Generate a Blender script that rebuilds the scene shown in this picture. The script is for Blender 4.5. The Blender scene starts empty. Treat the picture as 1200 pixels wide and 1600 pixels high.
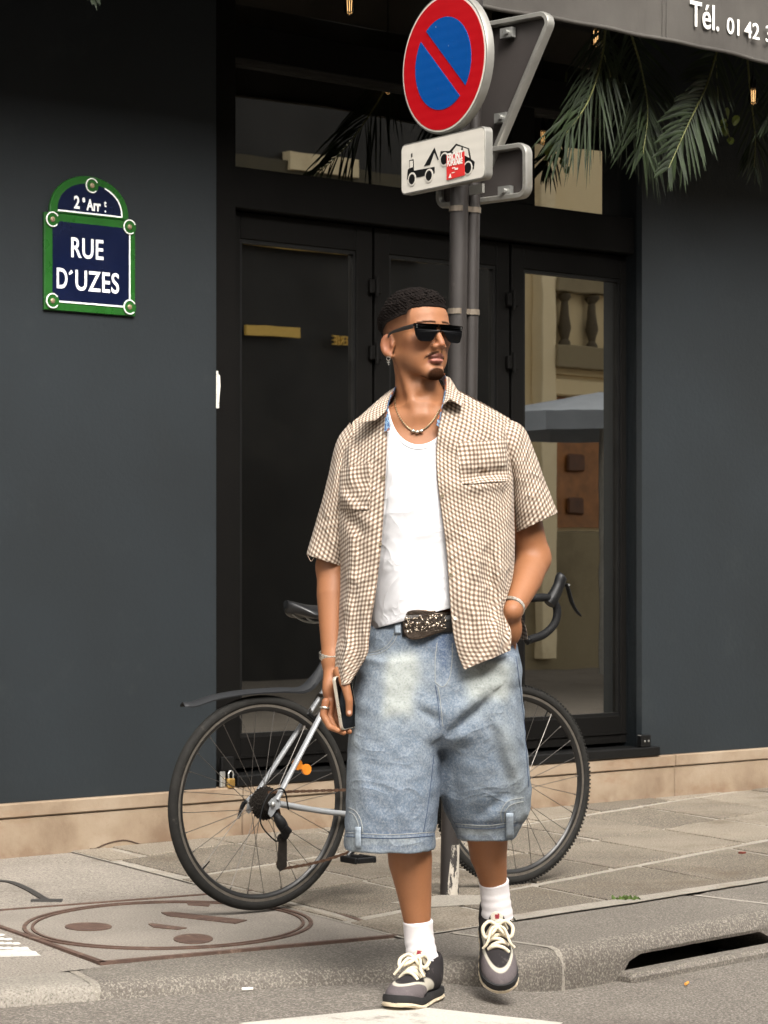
import bpy, bmesh, math, random
import numpy as np
from mathutils import Vector, Matrix
from mathutils.bvhtree import BVHTree
from mathutils.geometry import tessellate_polygon
random.seed(7); rng = np.random.default_rng(7)
SC = bpy.context.scene; COL = SC.collection
# ------------------------------------------------------------------ camera
FPX, CX, HY, CAMH = 3780.0, 600.0, 880.0, 1.09       # focal length, axis and horizon in photo pixels, eye height (m)
cd = bpy.data.cameras.new('camera'); CAM = bpy.data.objects.new('camera', cd); COL.objects.link(CAM)
cd.sensor_fit = 'HORIZONTAL'; cd.sensor_width = 27.0; cd.lens = 27.0*FPX/1200.0
cd.shift_y = (HY-800.0)/1200.0
cd.clip_start = 0.1; cd.clip_end = 500.0
CAM.location = (0, 0, CAMH); CAM.rotation_euler = (math.pi/2, 0, 0)
cd.dof.use_dof = True; cd.dof.focus_distance = 6.32; cd.dof.aperture_fstop = 16.0
SC.camera = CAM
# ------------------------------------------------------------------ sky, sun, exposure
SUN_EL, SUN_AZ = math.radians(44), math.radians(158)   # azimuth clockwise from +Y: behind the camera, to the right
wd = bpy.data.worlds.new('World'); SC.world = wd; wd.use_nodes = True
wt = wd.node_tree; wt.nodes.clear()
sky = wt.nodes.new('ShaderNodeTexSky'); sky.sky_type = 'NISHITA'; sky.sun_disc = False
sky.sun_elevation = SUN_EL; sky.sun_rotation = SUN_AZ
sky.air_density = 1.0; sky.dust_density = 6.0; sky.ozone_density = 0.6
hs = wt.nodes.new('ShaderNodeHueSaturation'); hs.inputs['Saturation'].default_value = 0.16
wm = wt.nodes.new('ShaderNodeMix'); wm.data_type = 'RGBA'; wm.blend_type = 'MULTIPLY'
wm.inputs[0].default_value = 1.0; wm.inputs[7].default_value = (1.0, .975, .93, 1)
bg = wt.nodes.new('ShaderNodeBackground'); bg.inputs['Strength'].default_value = 0.15
wo = wt.nodes.new('ShaderNodeOutputWorld')
wt.links.new(sky.outputs[0], hs.inputs['Color']); wt.links.new(hs.outputs[0], wm.inputs[6]); wt.links.new(wm.outputs[2], bg.inputs['Color'])
wt.links.new(bg.outputs[0], wo.inputs['Surface'])
sd = bpy.data.lights.new('sun', 'SUN'); SUN = bpy.data.objects.new('sun', sd); COL.objects.link(SUN)
sd.energy = 1.5; sd.angle = math.radians(32); sd.color = (1.0, .97, .925)
sv = Vector((math.sin(SUN_AZ)*math.cos(SUN_EL), math.cos(SUN_AZ)*math.cos(SUN_EL), math.sin(SUN_EL)))
SUN.rotation_euler = sv.to_track_quat('Z', 'Y').to_euler(); SUN.location = (3, -3, 12)
vs = SC.view_settings; vs.view_transform = 'Standard'; vs.look = 'None'; vs.gamma = 1.0; vs.use_curve_mapping = False
vs.exposure = 1.55
# ------------------------------------------------------------------ pixel -> place
def at_depth(px, py, Y):
    return Vector(((px-CX)/FPX*Y, Y, CAMH-(py-HY)/FPX*Y))
def on_level(px, py, z=0.0):
    Y = (CAMH-z)*FPX/(py-HY); return Vector(((px-CX)/FPX*Y, Y, z))
FA = math.radians(40.0); FD = Vector((math.cos(FA), math.sin(FA), 0)); FN = Vector((math.sin(FA), -math.cos(FA), 0))
FO = Vector((-1.42, 8.96, 0))                          # a point of the shop front's base line
def fw(u, off, z): return FO+FD*u+FN*off+Vector((0, 0, z))
def fac(px, py, off=0.0):                              # photo pixel -> (u, z) on the shop front (or a plane `off` in front of it)
    k = (px-CX)/FPX; o = FO+FN*off
    u = (k*o.y-o.x)/(FD.x-k*FD.y); Y = o.y+u*FD.y
    return u, CAMH-(py-HY)/FPX*Y
# ------------------------------------------------------------------ material helpers
def lin(r, g, b):
    f = lambda c: (c/255/12.92) if c/255 <= .04045 else ((c/255+.055)/1.055)**2.4
    return (f(r), f(g), f(b), 1)
class NT:
    def __init__(s, name):
        s.m = bpy.data.materials.new(name); s.m.use_nodes = True; s.t = s.m.node_tree; s.t.nodes.clear()
        s.out = s.t.nodes.new('ShaderNodeOutputMaterial'); s.b = s.t.nodes.new('ShaderNodeBsdfPrincipled')
        s.t.links.new(s.b.outputs[0], s.out.inputs['Surface'])
    def n(s, typ, **kw):
        nd = s.t.nodes.new('ShaderNode'+typ)
        for k, v in kw.items():
            if k.startswith('i_'): s.put(nd.inputs[k[2:].replace('_', ' ')], v)
            else: setattr(nd, k, v)
        return nd
    def put(s, sock, v):
        if isinstance(v, bpy.types.NodeSocket): s.t.links.new(v, sock)
        elif v is not None: sock.default_value = v
    def obj(s): return s.n('TexCoord').outputs['Object']
    def gen(s): return s.n('TexCoord').outputs['Generated']
    def uv(s): return s.n('TexCoord').outputs['UV']
    def pos(s): return s.n('NewGeometry').outputs['Position']
    def attr(s, name): return s.n('Attribute', attribute_name=name)
    def mapv(s, v, scale=(1,1,1), rot=(0,0,0), loc=(0,0,0)):
        m = s.n('Mapping'); s.put(m.inputs['Vector'], v); m.inputs['Scale'].default_value = scale
        m.inputs['Rotation'].default_value = rot; m.inputs['Location'].default_value = loc; return m.outputs[0]
    def noise(s, v, scale, detail=4, rough=.55, dist=0):
        m = s.n('TexNoise'); s.put(m.inputs['Vector'], v); m.inputs['Scale'].default_value = scale
        m.inputs['Detail'].default_value = detail; m.inputs['Roughness'].default_value = rough
        m.inputs['Distortion'].default_value = dist; return m.outputs['Fac']
    def voro(s, v, scale, feature='F1', out='Distance'):
        m = s.n('TexVoronoi', feature=feature); s.put(m.inputs['Vector'], v); m.inputs['Scale'].default_value = scale
        return m.outputs[out]
    def ramp(s, f, stops, interp='LINEAR'):
        r = s.n('ValToRGB'); s.put(r.inputs[0], f); cr = r.color_ramp; cr.interpolation = interp
        while len(cr.elements) < len(stops): cr.elements.new(.5)
        for e, (p, c) in zip(cr.elements, stops):
            e.position = p; e.color = c if len(c) == 4 else (*c, 1)
        return r.outputs[0]
    def step(s, f, a, b):
        r = s.n('MapRange', interpolation_type='SMOOTHSTEP'); s.put(r.inputs[0], f)
        s.put(r.inputs[1], a); s.put(r.inputs[2], b); return r.outputs[0]
    def mix(s, f, a, b, mode='MIX'):
        m = s.n('Mix', data_type='RGBA', blend_type=mode); s.put(m.inputs[0], f)
        for i, v in ((6, a), (7, b)):
            if isinstance(v, tuple) and len(v) == 3: v = (*v, 1)
            s.put(m.inputs[i], v)
        return m.outputs[2]
    def math(s, op, a, b=None, c=None):
        m = s.n('Math', operation=op); s.put(m.inputs[0], a)
        if b is not None: s.put(m.inputs[1], b)
        if c is not None: s.put(m.inputs[2], c)
        return m.outputs[0]
    def sep(s, v):
        m = s.n('SeparateXYZ'); s.put(m.inputs[0], v); return m.outputs
    def bump(s, h, strength=.4, dist=.01):
        b = s.n('Bump'); s.put(b.inputs['Height'], h); b.inputs['Strength'].default_value = strength
        b.inputs['Distance'].default_value = dist; s.t.links.new(b.outputs[0], s.b.inputs['Normal'])
    def crease(s, v, scale, dist=1.2):                   # ridged noise: soft sharp-edged creases in cloth
        return s.math('POWER', s.math('SUBTRACT', 1.0, s.math('MULTIPLY', s.math('ABSOLUTE', s.math('SUBTRACT', s.noise(v, scale, 2, .5, dist), .5)), 2.0)), 5.0)
    def set(s, **kw):
        for k, v in kw.items(): s.put(s.b.inputs[k.replace('_', ' ')], v)
        return s
def plain(name, col, rough=.5, metal=0.0, var=.12, scale=30, bump=0.0, bscale=200, bdist=.002, wear=None, **kw):
    """colour with uneven tone, a rough-gloss variation and optional fine relief / wear patches"""
    t = NT(name); v = t.obj(); f = t.noise(v, scale, 5)
    c0 = tuple(max(0, x*(1-var)) for x in col[:3])+(1,); c1 = tuple(min(1, x*(1+var)) for x in col[:3])+(1,)
    c = t.ramp(f, [(.3, c0), (.7, c1)])
    if wear:
        wcol, wscale, wlo, whi = wear
        c = t.mix(t.step(t.noise(v, wscale, 8, .7), wlo, whi), c, wcol)
    t.set(Base_Color=c, Metallic=metal, **kw)
    t.put(t.b.inputs['Roughness'], t.math('MULTIPLY_ADD', t.noise(v, scale*.6, 4), .3, rough-.15))
    if bump: t.bump(t.noise(v, bscale, 6, .6), bump, bdist)
    return t.m
# ------------------------------------------------------------------ object helpers
def link(o, parent=None):
    COL.objects.link(o)
    if parent is not None: o.parent = parent
    return o
def rootof(o):
    while o.parent is not None: o = o.parent
    return o
def tag(o, label=None, cat=None, group=None, kind=None):
    if label: o['label'] = label
    if cat: o['category'] = cat
    if group: o['group'] = group
    if kind: o['kind'] = kind
    return o
def thing(name, loc, label, cat, group=None, rotz=0.0):
    o = bpy.data.objects.new(name, None); o.empty_display_size = .05; link(o)
    o.location = loc; o.rotation_euler = (0, 0, rotz); return tag(o, label, cat, group)
def sub_origin(o):                                    # world location of the top-level parent (children carry no transform)
    return Vector(rootof(o).location) if o is not None else Vector((0, 0, 0))
class MB:
    """collects vertices / faces (+uv) and becomes ONE mesh object"""
    def __init__(s): s.v = []; s.f = []; s.uv = []; s.hasuv = False; s.mi = []; s.cur = 0
    def add(s, vs, fs, uvs=None):
        b = len(s.v); s.v.extend([tuple(map(float, p)) for p in vs])
        for i, f in enumerate(fs):
            s.f.append([b+j for j in f]); s.mi.append(s.cur)
            if uvs is not None: s.uv.append([uvs[j] for j in f]); s.hasuv = True
            else: s.uv.append([(0, 0)]*len(f))
        return s
    def box(s, c, sz, ax=None):
        c = Vector(c); X, Y, Z = ax if ax else (Vector((1,0,0)), Vector((0,1,0)), Vector((0,0,1)))
        h = [x/2 for x in sz]; vs = []
        for sz_ in (-1, 1):
            for sy in (-1, 1):
                for sx in (-1, 1): vs.append(c+X*h[0]*sx+Y*h[1]*sy+Z*h[2]*sz_)
        return s.add(vs, [(0,2,3,1),(4,5,7,6),(0,1,5,4),(2,6,7,3),(0,4,6,2),(1,3,7,5)])
    def bbox(s, c, sz, ax=None, r=.004):               # box with chamfered edges
        c = Vector(c); X, Y, Z = ax if ax else (Vector((1,0,0)), Vector((0,1,0)), Vector((0,0,1)))
        r = min(r, min(sz)*.45); bm = bmesh.new(); bmesh.ops.create_cube(bm, size=1)
        for v in bm.verts: v.co = Vector((v.co.x*sz[0], v.co.y*sz[1], v.co.z*sz[2]))
        bmesh.ops.bevel(bm, geom=bm.edges[:], offset=r, segments=1, profile=.5, affect='EDGES')
        bm.verts.index_update()
        s.add([c+X*v.co.x+Y*v.co.y+Z*v.co.z for v in bm.verts], [[v.index for v in f.verts] for f in bm.faces]); bm.free(); return s
    def fbox(s, u0, u1, z0, z1, o0, o1, r=0):           # box in shop-front coordinates (along, height, offset towards the street)
        c = fw((u0+u1)/2, (o0+o1)/2, (z0+z1)/2); sz = (u1-u0, o1-o0, z1-z0); ax = (FD, FN, Vector((0,0,1)))
        return s.bbox(c, sz, ax, r) if r else s.box(c, sz, ax)
    def prism(s, poly, ax, depth, o=(0,0,0), bev=0):    # polygon (2D) in plane (ax0, ax1), extruded along ax2 from 0 to depth
        o = Vector(o); n = len(poly); X, Y, N = ax
        if bev:
            ctr = (sum(p[0] for p in poly)/n, sum(p[1] for p in poly)/n)
            ins = []
            for p in poly:
                d = Vector((ctr[0]-p[0], ctr[1]-p[1])); L = d.length or 1
                ins.append((p[0]+d.x/L*bev, p[1]+d.y/L*bev))
            rings = [(poly, 0), (poly, depth-bev*(1 if depth > 0 else -1)), (ins, depth)]
        else: rings = [(poly, 0), (poly, depth)]
        vs = [o+X*p[0]+Y*p[1]+N*h for pl, h in rings for p in pl]; m = len(rings); fs = []
        for k in range(m-1):
            for i in range(n): j = (i+1) % n; fs.append((k*n+i, k*n+j, (k+1)*n+j, (k+1)*n+i))
        tri = tessellate_polygon([[Vector((p[0], p[1], 0)) for p in rings[-1][0]]])
        fs += [tuple((m-1)*n+i for i in t) for t in tri]
        tri = tessellate_polygon([[Vector((p[0], p[1], 0)) for p in poly]]); fs += [tuple(reversed(t)) for t in tri]
        return s.add(vs, fs)
    def tube(s, pts, rad, seg=10, cap=True, closed=False, uvs=None):
        P = [Vector(p) for p in pts]; n = len(P); R = rad if hasattr(rad, '__len__') else [rad]*n
        T = []
        for i in range(n):
            a = P[(i-1) % n] if (closed or i > 0) else P[i]; b = P[(i+1) % n] if (closed or i < n-1) else P[i]
            t = b-a; T.append(t.normalized() if t.length > 1e-9 else Vector((0,0,1)))
        up = Vector((0,0,1)) if abs(T[0].z) < .9 else Vector((1,0,0)); N = (up-T[0]*up.dot(T[0])).normalized(); vs = []
        for i in range(n):
            if i: N = (N-T[i]*N.dot(T[i])); N = N.normalized() if N.length > 1e-6 else T[i].orthogonal().normalized()
            B = T[i].cross(N)
            r = R[i]; ra, rb = (r if isinstance(r, (tuple, list)) else (r, r))
            for k in range(seg):
                a = 2*math.pi*k/seg; vs.append(P[i]+N*(math.cos(a)*ra)+B*(math.sin(a)*rb))
        fs = []
        for i in range(n if closed else n-1):
            j = (i+1) % n
            for k in range(seg): l = (k+1) % seg; fs.append((i*seg+k, i*seg+l, j*seg+l, j*seg+k))
        if cap and not closed:
            fs.append(tuple(reversed(range(seg)))); fs.append(tuple((n-1)*seg+k for k in range(seg)))
        return s.add(vs, fs)
    def lathe(s, prof, c, ax, seg=24, closed=False):    # profile (radius, height along axis)
        c = Vector(c); Z = Vector(ax).normalized(); X = Z.orthogonal().normalized(); Y = Z.cross(X); vs = []
        for r, h in prof:
            for k in range(seg):
                a = 2*math.pi*k/seg; vs.append(c+Z*h+X*(r*math.cos(a))+Y*(r*math.sin(a)))
        n = len(prof); fs = []
        for i in range(n if closed else n-1):
            j = (i+1) % n
            for k in range(seg): l = (k+1) % seg; fs.append((i*seg+k, i*seg+l, j*seg+l, j*seg+k))
        if not closed:
            if prof[0][0] > 1e-6: fs.append(tuple(reversed(range(seg))))
            if prof[-1][0] > 1e-6: fs.append(tuple((n-1)*seg+k for k in range(seg)))
        return s.add(vs, fs)
    def grid(s, P, uvs=None, closed=False):             # P: array (rows, cols, 3)
        r, c = len(P), len(P[0]); vs = [p for row in P for p in row]; fs = []
        for i in range(r-1):
            for j in range(c if closed else c-1):
                k = (j+1) % c; fs.append((i*c+j, i*c+k, (i+1)*c+k, (i+1)*c+j))
        return s.add(vs, fs, [tuple(u) for row in uvs for u in row] if uvs is not None else None)
    def mesh(s, name, mats, smooth=None, off=None):
        me = bpy.data.meshes.new(name); o = off or Vector((0,0,0))
        me.from_pydata([(x-o.x, y-o.y, z-o.z) for x, y, z in s.v], [], s.f)
        for m in (mats if isinstance(mats, (list, tuple)) else [mats]): me.materials.append(m)
        if s.hasuv:
            ul = me.uv_layers.new(name='UVMap'); fl = [c for f in s.uv for p in f for c in p]; ul.data.foreach_set('uv', fl)
        if max(s.mi, default=0) > 0: me.polygons.foreach_set('material_index', s.mi)
        bm = bmesh.new(); bm.from_mesh(me); bmesh.ops.remove_doubles(bm, verts=bm.verts, dist=1e-6)
        if not getattr(s, 'open', False): bmesh.ops.recalc_face_normals(bm, faces=bm.faces)
        bm.to_mesh(me); bm.free()
        if smooth is not None:
            if smooth >= 180: me.shade_smooth()
            else: me.shade_smooth(); me.set_sharp_from_angle(angle=math.radians(smooth))
        me.update(); return me
    def build(s, name, mats, parent=None, smooth=None, local=False, loc=None):
        if parent is not None: off = Vector((0,0,0)) if local else sub_origin(parent)
        else:
            if loc is None:
                a = np.array(s.v); loc = Vector(((a[:,0].min()+a[:,0].max())/2, (a[:,1].min()+a[:,1].max())/2, a[:,2].min()))
            off = Vector(loc)
        o = bpy.data.objects.new(name, s.mesh(name, mats, smooth, off)); link(o, parent)
        if parent is None: o.location = off
        return o
def struct(o): o['kind'] = 'structure'; return o
def stuff(o): o['kind'] = 'stuff'; return o
def text_mb(body, size, o, X, Y, N, depth=.001, xs=1.0, bold=0.0, align='LEFT', spacing=1.0):
    """letters as thin raised geometry; returns an MB in world coordinates"""
    cu = bpy.data.curves.new('txt', 'FONT'); cu.body = body; cu.size = size; cu.extrude = depth/2; cu.offset = bold
    cu.align_x = align; cu.space_character = spacing; cu.resolution_u = 4
    ob = bpy.data.objects.new('txt', cu); COL.objects.link(ob); bpy.context.view_layer.update()
    me = bpy.data.meshes.new_from_object(ob.evaluated_get(bpy.context.evaluated_depsgraph_get()))
    mb = MB(); o = Vector(o)
    mb.add([o+X*(v.co.x*xs)+Y*v.co.y+N*(v.co.z+depth/2) for v in me.vertices], [list(p.vertices) for p in me.polygons])
    bpy.data.objects.remove(ob); bpy.data.curves.remove(cu); bpy.data.meshes.remove(me); return mb
def spline(pts, n):                                    # Catmull-Rom through points (any dimension)
    P = np.array([list(p) for p in pts], float); m = len(P)
    if m < 3: t = np.linspace(0, 1, n)[:, None]; return P[0]*(1-t)+P[-1]*t
    Q = np.vstack([2*P[0]-P[1], P, 2*P[-1]-P[-2]]); out = []
    for t in np.linspace(0, m-1, n):
        i = min(int(t), m-2); f = t-i; a, b, c, d = Q[i], Q[i+1], Q[i+2], Q[i+3]
        out.append(.5*((2*b)+(-a+c)*f+(2*a-5*b+4*c-d)*f*f+(-a+3*b-3*c+d)*f**3))
    return np.array(out)
def smooth01(x, a, b):
    t = np.clip((x-a)/(b-a), 0, 1); return t*t*(3-2*t)
ZV = Vector((0, 0, 1)); XV = Vector((1, 0, 0)); YV = Vector((0, 1, 0))
def rrect(w, h, r, n=5):
    out = []
    for (sx, sy, a0) in ((1, 1, 0), (-1, 1, 90), (-1, -1, 180), (1, -1, 270)):
        for k in range(n+1): a = math.radians(a0+90*k/n); out.append((sx*(w/2-r)+r*math.cos(a), sy*(h/2-r)+r*math.sin(a)))
    return out
# ================================================================== materials of the place
def stone_mat(name, c_lo, c_hi, speck=.5, scale=9, bump=.35, dirt=None, rough=.85):
    t = NT(name); v = t.pos(); big = t.noise(v, scale*.35, 6, .6); fine = t.noise(v, 150, 2, .75)
    rnd = t.n('ObjectInfo').outputs['Random']
    f = t.math('ADD', t.math('MULTIPLY', big, .8), t.math('MULTIPLY_ADD', rnd, .5, -.18))
    c = t.ramp(f, [(.28, c_lo), (.72, c_hi)])
    c = t.mix(t.math('MULTIPLY', t.step(fine, .50, .64), speck*.8), c, tuple(min(1, x*1.5) for x in c_hi[:3])+(1,))
    c = t.mix(t.math('MULTIPLY', t.step(fine, .47, .34), speck*.9), c, tuple(x*.55 for x in c_lo[:3])+(1,))
    if dirt:
        dcol, ds, lo, hi = dirt; c = t.mix(t.math('MULTIPLY', t.step(t.noise(v, ds, 8, .68), lo, hi), .7), c, dcol)
    # worn streaks, small dark spots
    st = t.noise(t.mapv(v, (14, 2.2, 3), (0, 0, .5)), 1.6, 7, .7); c = t.mix(t.math('MULTIPLY', t.step(st, .6, .8), .35), c, tuple(x*.55 for x in c_lo[:3])+(1,))
    sp = t.step(t.voro(v, 26), .09, .04); c = t.mix(t.math('MULTIPLY', sp, .45), c, tuple(x*.4 for x in c_lo[:3])+(1,))
    t.set(Base_Color=c, Roughness=rough, Specular_IOR_Level=.25)
    t.bump(t.math('ADD', t.noise(v, 130, 5, .7), t.math('MULTIPLY', big, .6)), bump, .006)
    return t.m
M_ROAD = stone_mat('asphalt_road', lin(104,98,91), lin(136,129,120), .85, 5, .5, (lin(88,80,73), 1.6, .5, .75))
M_ASPH = stone_mat('asphalt_pavement', lin(100,94,87), lin(130,123,114), .85, 6, .4, (lin(96,88,80), 2.2, .52, .72))
M_KERB = stone_mat('granite_kerb', lin(98,92,85), lin(132,126,117), .62, 6, .55, (lin(85,76,66), 3.0, .55, .8))
M_SLAB = stone_mat('granite_slab', lin(88,81,72), lin(128,119,106), .8, 6, .35, (lin(84,72,58), 2.4, .50, .72))
M_MORT = stone_mat('mortar', lin(130,124,114), lin(160,153,143), .35, 20, .6, (lin(120,108,92), 5.0, .5, .75))
M_CONC = stone_mat('manhole_concrete', lin(104,97,90), lin(130,123,114), .5, 8, .4)
M_PAINT = stone_mat('road_paint', lin(150,146,138), lin(184,179,170), .25, 9, .4, (lin(118,112,104), 7.0, .52, .66))
M_TACT = stone_mat('tactile_tile', lin(160,157,150), lin(190,187,180), .2, 9, .25, (lin(150,145,136), 9.0, .58, .75))
M_RUST = plain('rusty_iron', lin(84,64,54), .75, .1, .3, 25, .5, 120, .004, wear=(lin(120,100,86), 14, .55, .7))
# plinth: buff limestone with warm stains
t = NT('plinth_limestone'); v = t.pos(); bg_ = t.noise(v, 3.0, 7, .62)
c = t.ramp(bg_, [(.25, lin(100,83,67)), (.5, lin(126,110,92)), (.75, lin(140,127,110))])
c = t.mix(t.math('MULTIPLY', t.step(t.noise(t.mapv(v, (1,1,2.5)), 2.2, 8, .7), .5, .75), .55), c, lin(110,76,48))
c = t.mix(t.math('MULTIPLY', t.step(t.sep(v)[2], .10, .0), t.math('MULTIPLY', t.step(t.noise(v, 8, 6), .4, .6), .5)), c, lin(98,76,58))
c = t.mix(t.math('MULTIPLY', t.step(t.noise(v, 60, 4, .7), .6, .75), .35), c, lin(92,71,52))
t.set(Base_Color=c, Roughness=.8, Specular_IOR_Level=.3); t.bump(t.noise(v, 70, 6, .65), .3, .004); M_PLINTH = t.m
# painted render of the shop front
t = NT('slate_painted_render'); v = t.pos()
c = t.ramp(t.noise(v, 1.3, 6, .6), [(.3, lin(19,24,27)), (.7, lin(25,31,35))])
c = t.mix(t.math('MULTIPLY', t.step(t.noise(v, 4, 9, .7), .56, .75), .5), c, lin(35,40,42))
c = t.mix(t.math('MULTIPLY', t.step(t.noise(t.mapv(v, (5,5,.6)), 3, 6, .7), .58, .78), .4), c, lin(22,25,27))
t.set(Base_Color=c, Roughness=.62, Specular_IOR_Level=.35)
t.bump(t.math('ADD', t.noise(v, 55, 5, .6), t.math('MULTIPLY', t.noise(v, 9, 3), .7)), .22, .005); M_WALL = t.m
M_FRAME = plain('black_brown_lacquer', lin(8,7,6), .65, 0, .15, 8, .1, 60, .002, wear=(lin(16,14,12), 18, .66, .72), Specular_IOR_Level=.10)
M_BLACK = plain('black_paint', lin(10,10,10), .45, 0, .2, 20, .1, 90, Specular_IOR_Level=.25)
M_STEEL = plain('galvanised_steel', lin(168,168,164), .42, .75, .12, 40, .08, 150, wear=(lin(118,112,104), 22, .58, .7))
M_BRASS = plain('brass', lin(196,158,92), .35, .9, .15, 60)
M_WHITEP = plain('white_enamel', lin(225,224,216), .35, 0, .04, 20)
M_DARKROOM = plain('dark_interior', lin(38,35,30), .9, 0, .3, 3)
def glass_mat(name, tint, ior=1.75):
    t = NT(name); t.t.nodes.remove(t.b); v = t.pos()
    gl = t.n('BsdfGlossy'); gl.inputs['Roughness'].default_value = .008; gl.inputs['Color'].default_value = (.96, .93, .86, 1)
    tr = t.n('BsdfTransparent'); tr.inputs['Color'].default_value = tint
    df = t.n('BsdfDiffuse'); df.inputs['Color'].default_value = lin(120,112,96)
    fr = t.n('Fresnel'); fr.inputs['IOR'].default_value = ior
    b = t.n('Bump'); b.inputs['Strength'].default_value = .012; b.inputs['Distance'].default_value = .02
    t.put(b.inputs['Height'], t.noise(v, 2.2, 2)); t.t.links.new(b.outputs[0], gl.inputs['Normal']); t.t.links.new(b.outputs[0], fr.inputs['Normal'])
    m = t.n('MixShader'); t.put(m.inputs[0], fr.outputs[0]); t.put(m.inputs[1], tr.outputs[0]); t.put(m.inputs[2], gl.outputs[0])
    m2 = t.n('MixShader'); d = t.math('MULTIPLY', t.step(t.noise(v, 5, 8, .7), .45, .8), .008); t.put(m2.inputs[0], d)   # thin film of dust
    t.put(m2.inputs[1], m.outputs[0]); t.put(m2.inputs[2], df.outputs[0]); t.t.links.new(m2.outputs[0], t.out.inputs['Surface']); return t.m
M_PANE = glass_mat('window_glass', (.42, .40, .36, 1), 6.5)
# ================================================================== ground
KERB = [(-9.0, 2.65), (-3.4, 5.13), (-.984, 6.20), (-.36, 6.47), (-.07, 6.55), (.254, 6.64), (.40, 6.74), (.511, 6.86), (1.2, 7.56), (4, 10.36), (12, 18.4)]
def kerb_pts(step=.05):
    out = []
    for a, b in zip(KERB[:-1], KERB[1:]):
        L = math.dist(a, b); n = max(1, int(L/(step if max(abs(a[0]), abs(b[0])) < 4 else .5)))
        for i in range(n): f = i/n; out.append((a[0]+(b[0]-a[0])*f, a[1]+(b[1]-a[1])*f))
    out.append(KERB[-1])
    P = np.array(out)
    for _ in range(6): P[1:-1] = (P[:-2]+2*P[1:-1]+P[2:])/4
    return P
KP = kerb_pts(); KT = np.gradient(KP, axis=0); KT /= np.linalg.norm(KT, axis=1)[:, None]; KNM = np.stack([-KT[:,1], KT[:,0]], 1)  # normal towards the shop
def road_z(x, y): return -.050-.075*smooth01(np.asarray(x, float), .06, .56)
def walk_z(x, y):                                       # pavement: dropped a little along the crossing on the left
    d = np.min(np.hypot(KP[:,0]-x, KP[:,1]-y)); return float(-.004*(1-smooth01(d, .25, .8))*(1-smooth01(x, -.1, .35)))
def kerb_top(x): return float(-.006*(1-smooth01(x, -.1, .40)))
xs = np.unique(np.concatenate([np.linspace(-80, -4, 12), np.linspace(-4, 4, 81), np.linspace(4, 80, 12)]))
ys = np.unique(np.concatenate([np.linspace(-60, 2, 14), np.linspace(2, 9, 50), np.linspace(9, 90, 12)]))
mb = MB(); mb.grid([[(x, y, float(road_z(x, y))-(.35 if (1.05 < x < 1.9 and y-x > 6.46) else 0)) for x in xs] for y in ys])
road = struct(mb.build('road', M_ROAD, smooth=180, loc=(0, 0, 0)))
# crossing stripe: worn white paint, one band in front of the walker
def sheet(poly_px, zf, dz, name, mat, parent, sub=24):
    """quad given by photo pixels, laid on the ground"""
    c = [np.array(p, float) for p in poly_px]; rows = []
    for i in range(sub+1):
        a = i/sub; l = c[0]*(1-a)+c[3]*a; r = c[1]*(1-a)+c[2]*a; row = []
        for j in range(sub+1):
            b = j/sub; p = l*(1-b)+r*b; z = 0
            for _ in range(4): w = on_level(p[0], p[1], z); z = zf(w.x, w.y)
            row.append((w.x, w.y, z+dz))
        rows.append(row)
    m = MB(); m.grid(rows); m.open = True; o = m.build(name, mat, parent)
    return o
stripe = sheet([(372,1601),(640,1574),(880,1600),(760,1680)], lambda x, y: float(road_z(x, y)), .004, 'crossing_stripe', M_PAINT, road)
# kerb stones, each its own piece, rounded nose; one carries the drain opening
kerb = struct(bpy.data.objects.new('kerb', None)); link(kerb)
cum = np.concatenate([[0], np.cumsum(np.linalg.norm(np.diff(KP, axis=0), axis=1))])
def kidx(pt): return int(np.argmin(np.hypot(KP[:,0]-pt[0], KP[:,1]-pt[1])))
j0 = on_level(163, 1563, -.05); j1 = on_level(881, 1548, -.125)
s_a, s_b = cum[kidx(j0)], cum[kidx(j1)]
cuts = sorted({0, *[s_a-1.05*k for k in range(1, 6) if s_a-1.05*k > 0], s_a, s_b, *[s_b+1.15*k for k in range(1, 9)]})
def kerb_at(s):
    i = np.clip(np.searchsorted(cum, s), 1, len(cum)-1); f = (s-cum[i-1])/(cum[i]-cum[i-1])
    p = KP[i-1]*(1-f)+KP[i]*f; n = KNM[i-1]*(1-f)+KNM[i]*f; return p, n/np.linalg.norm(n)
DRAIN0 = s_b+.20
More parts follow.
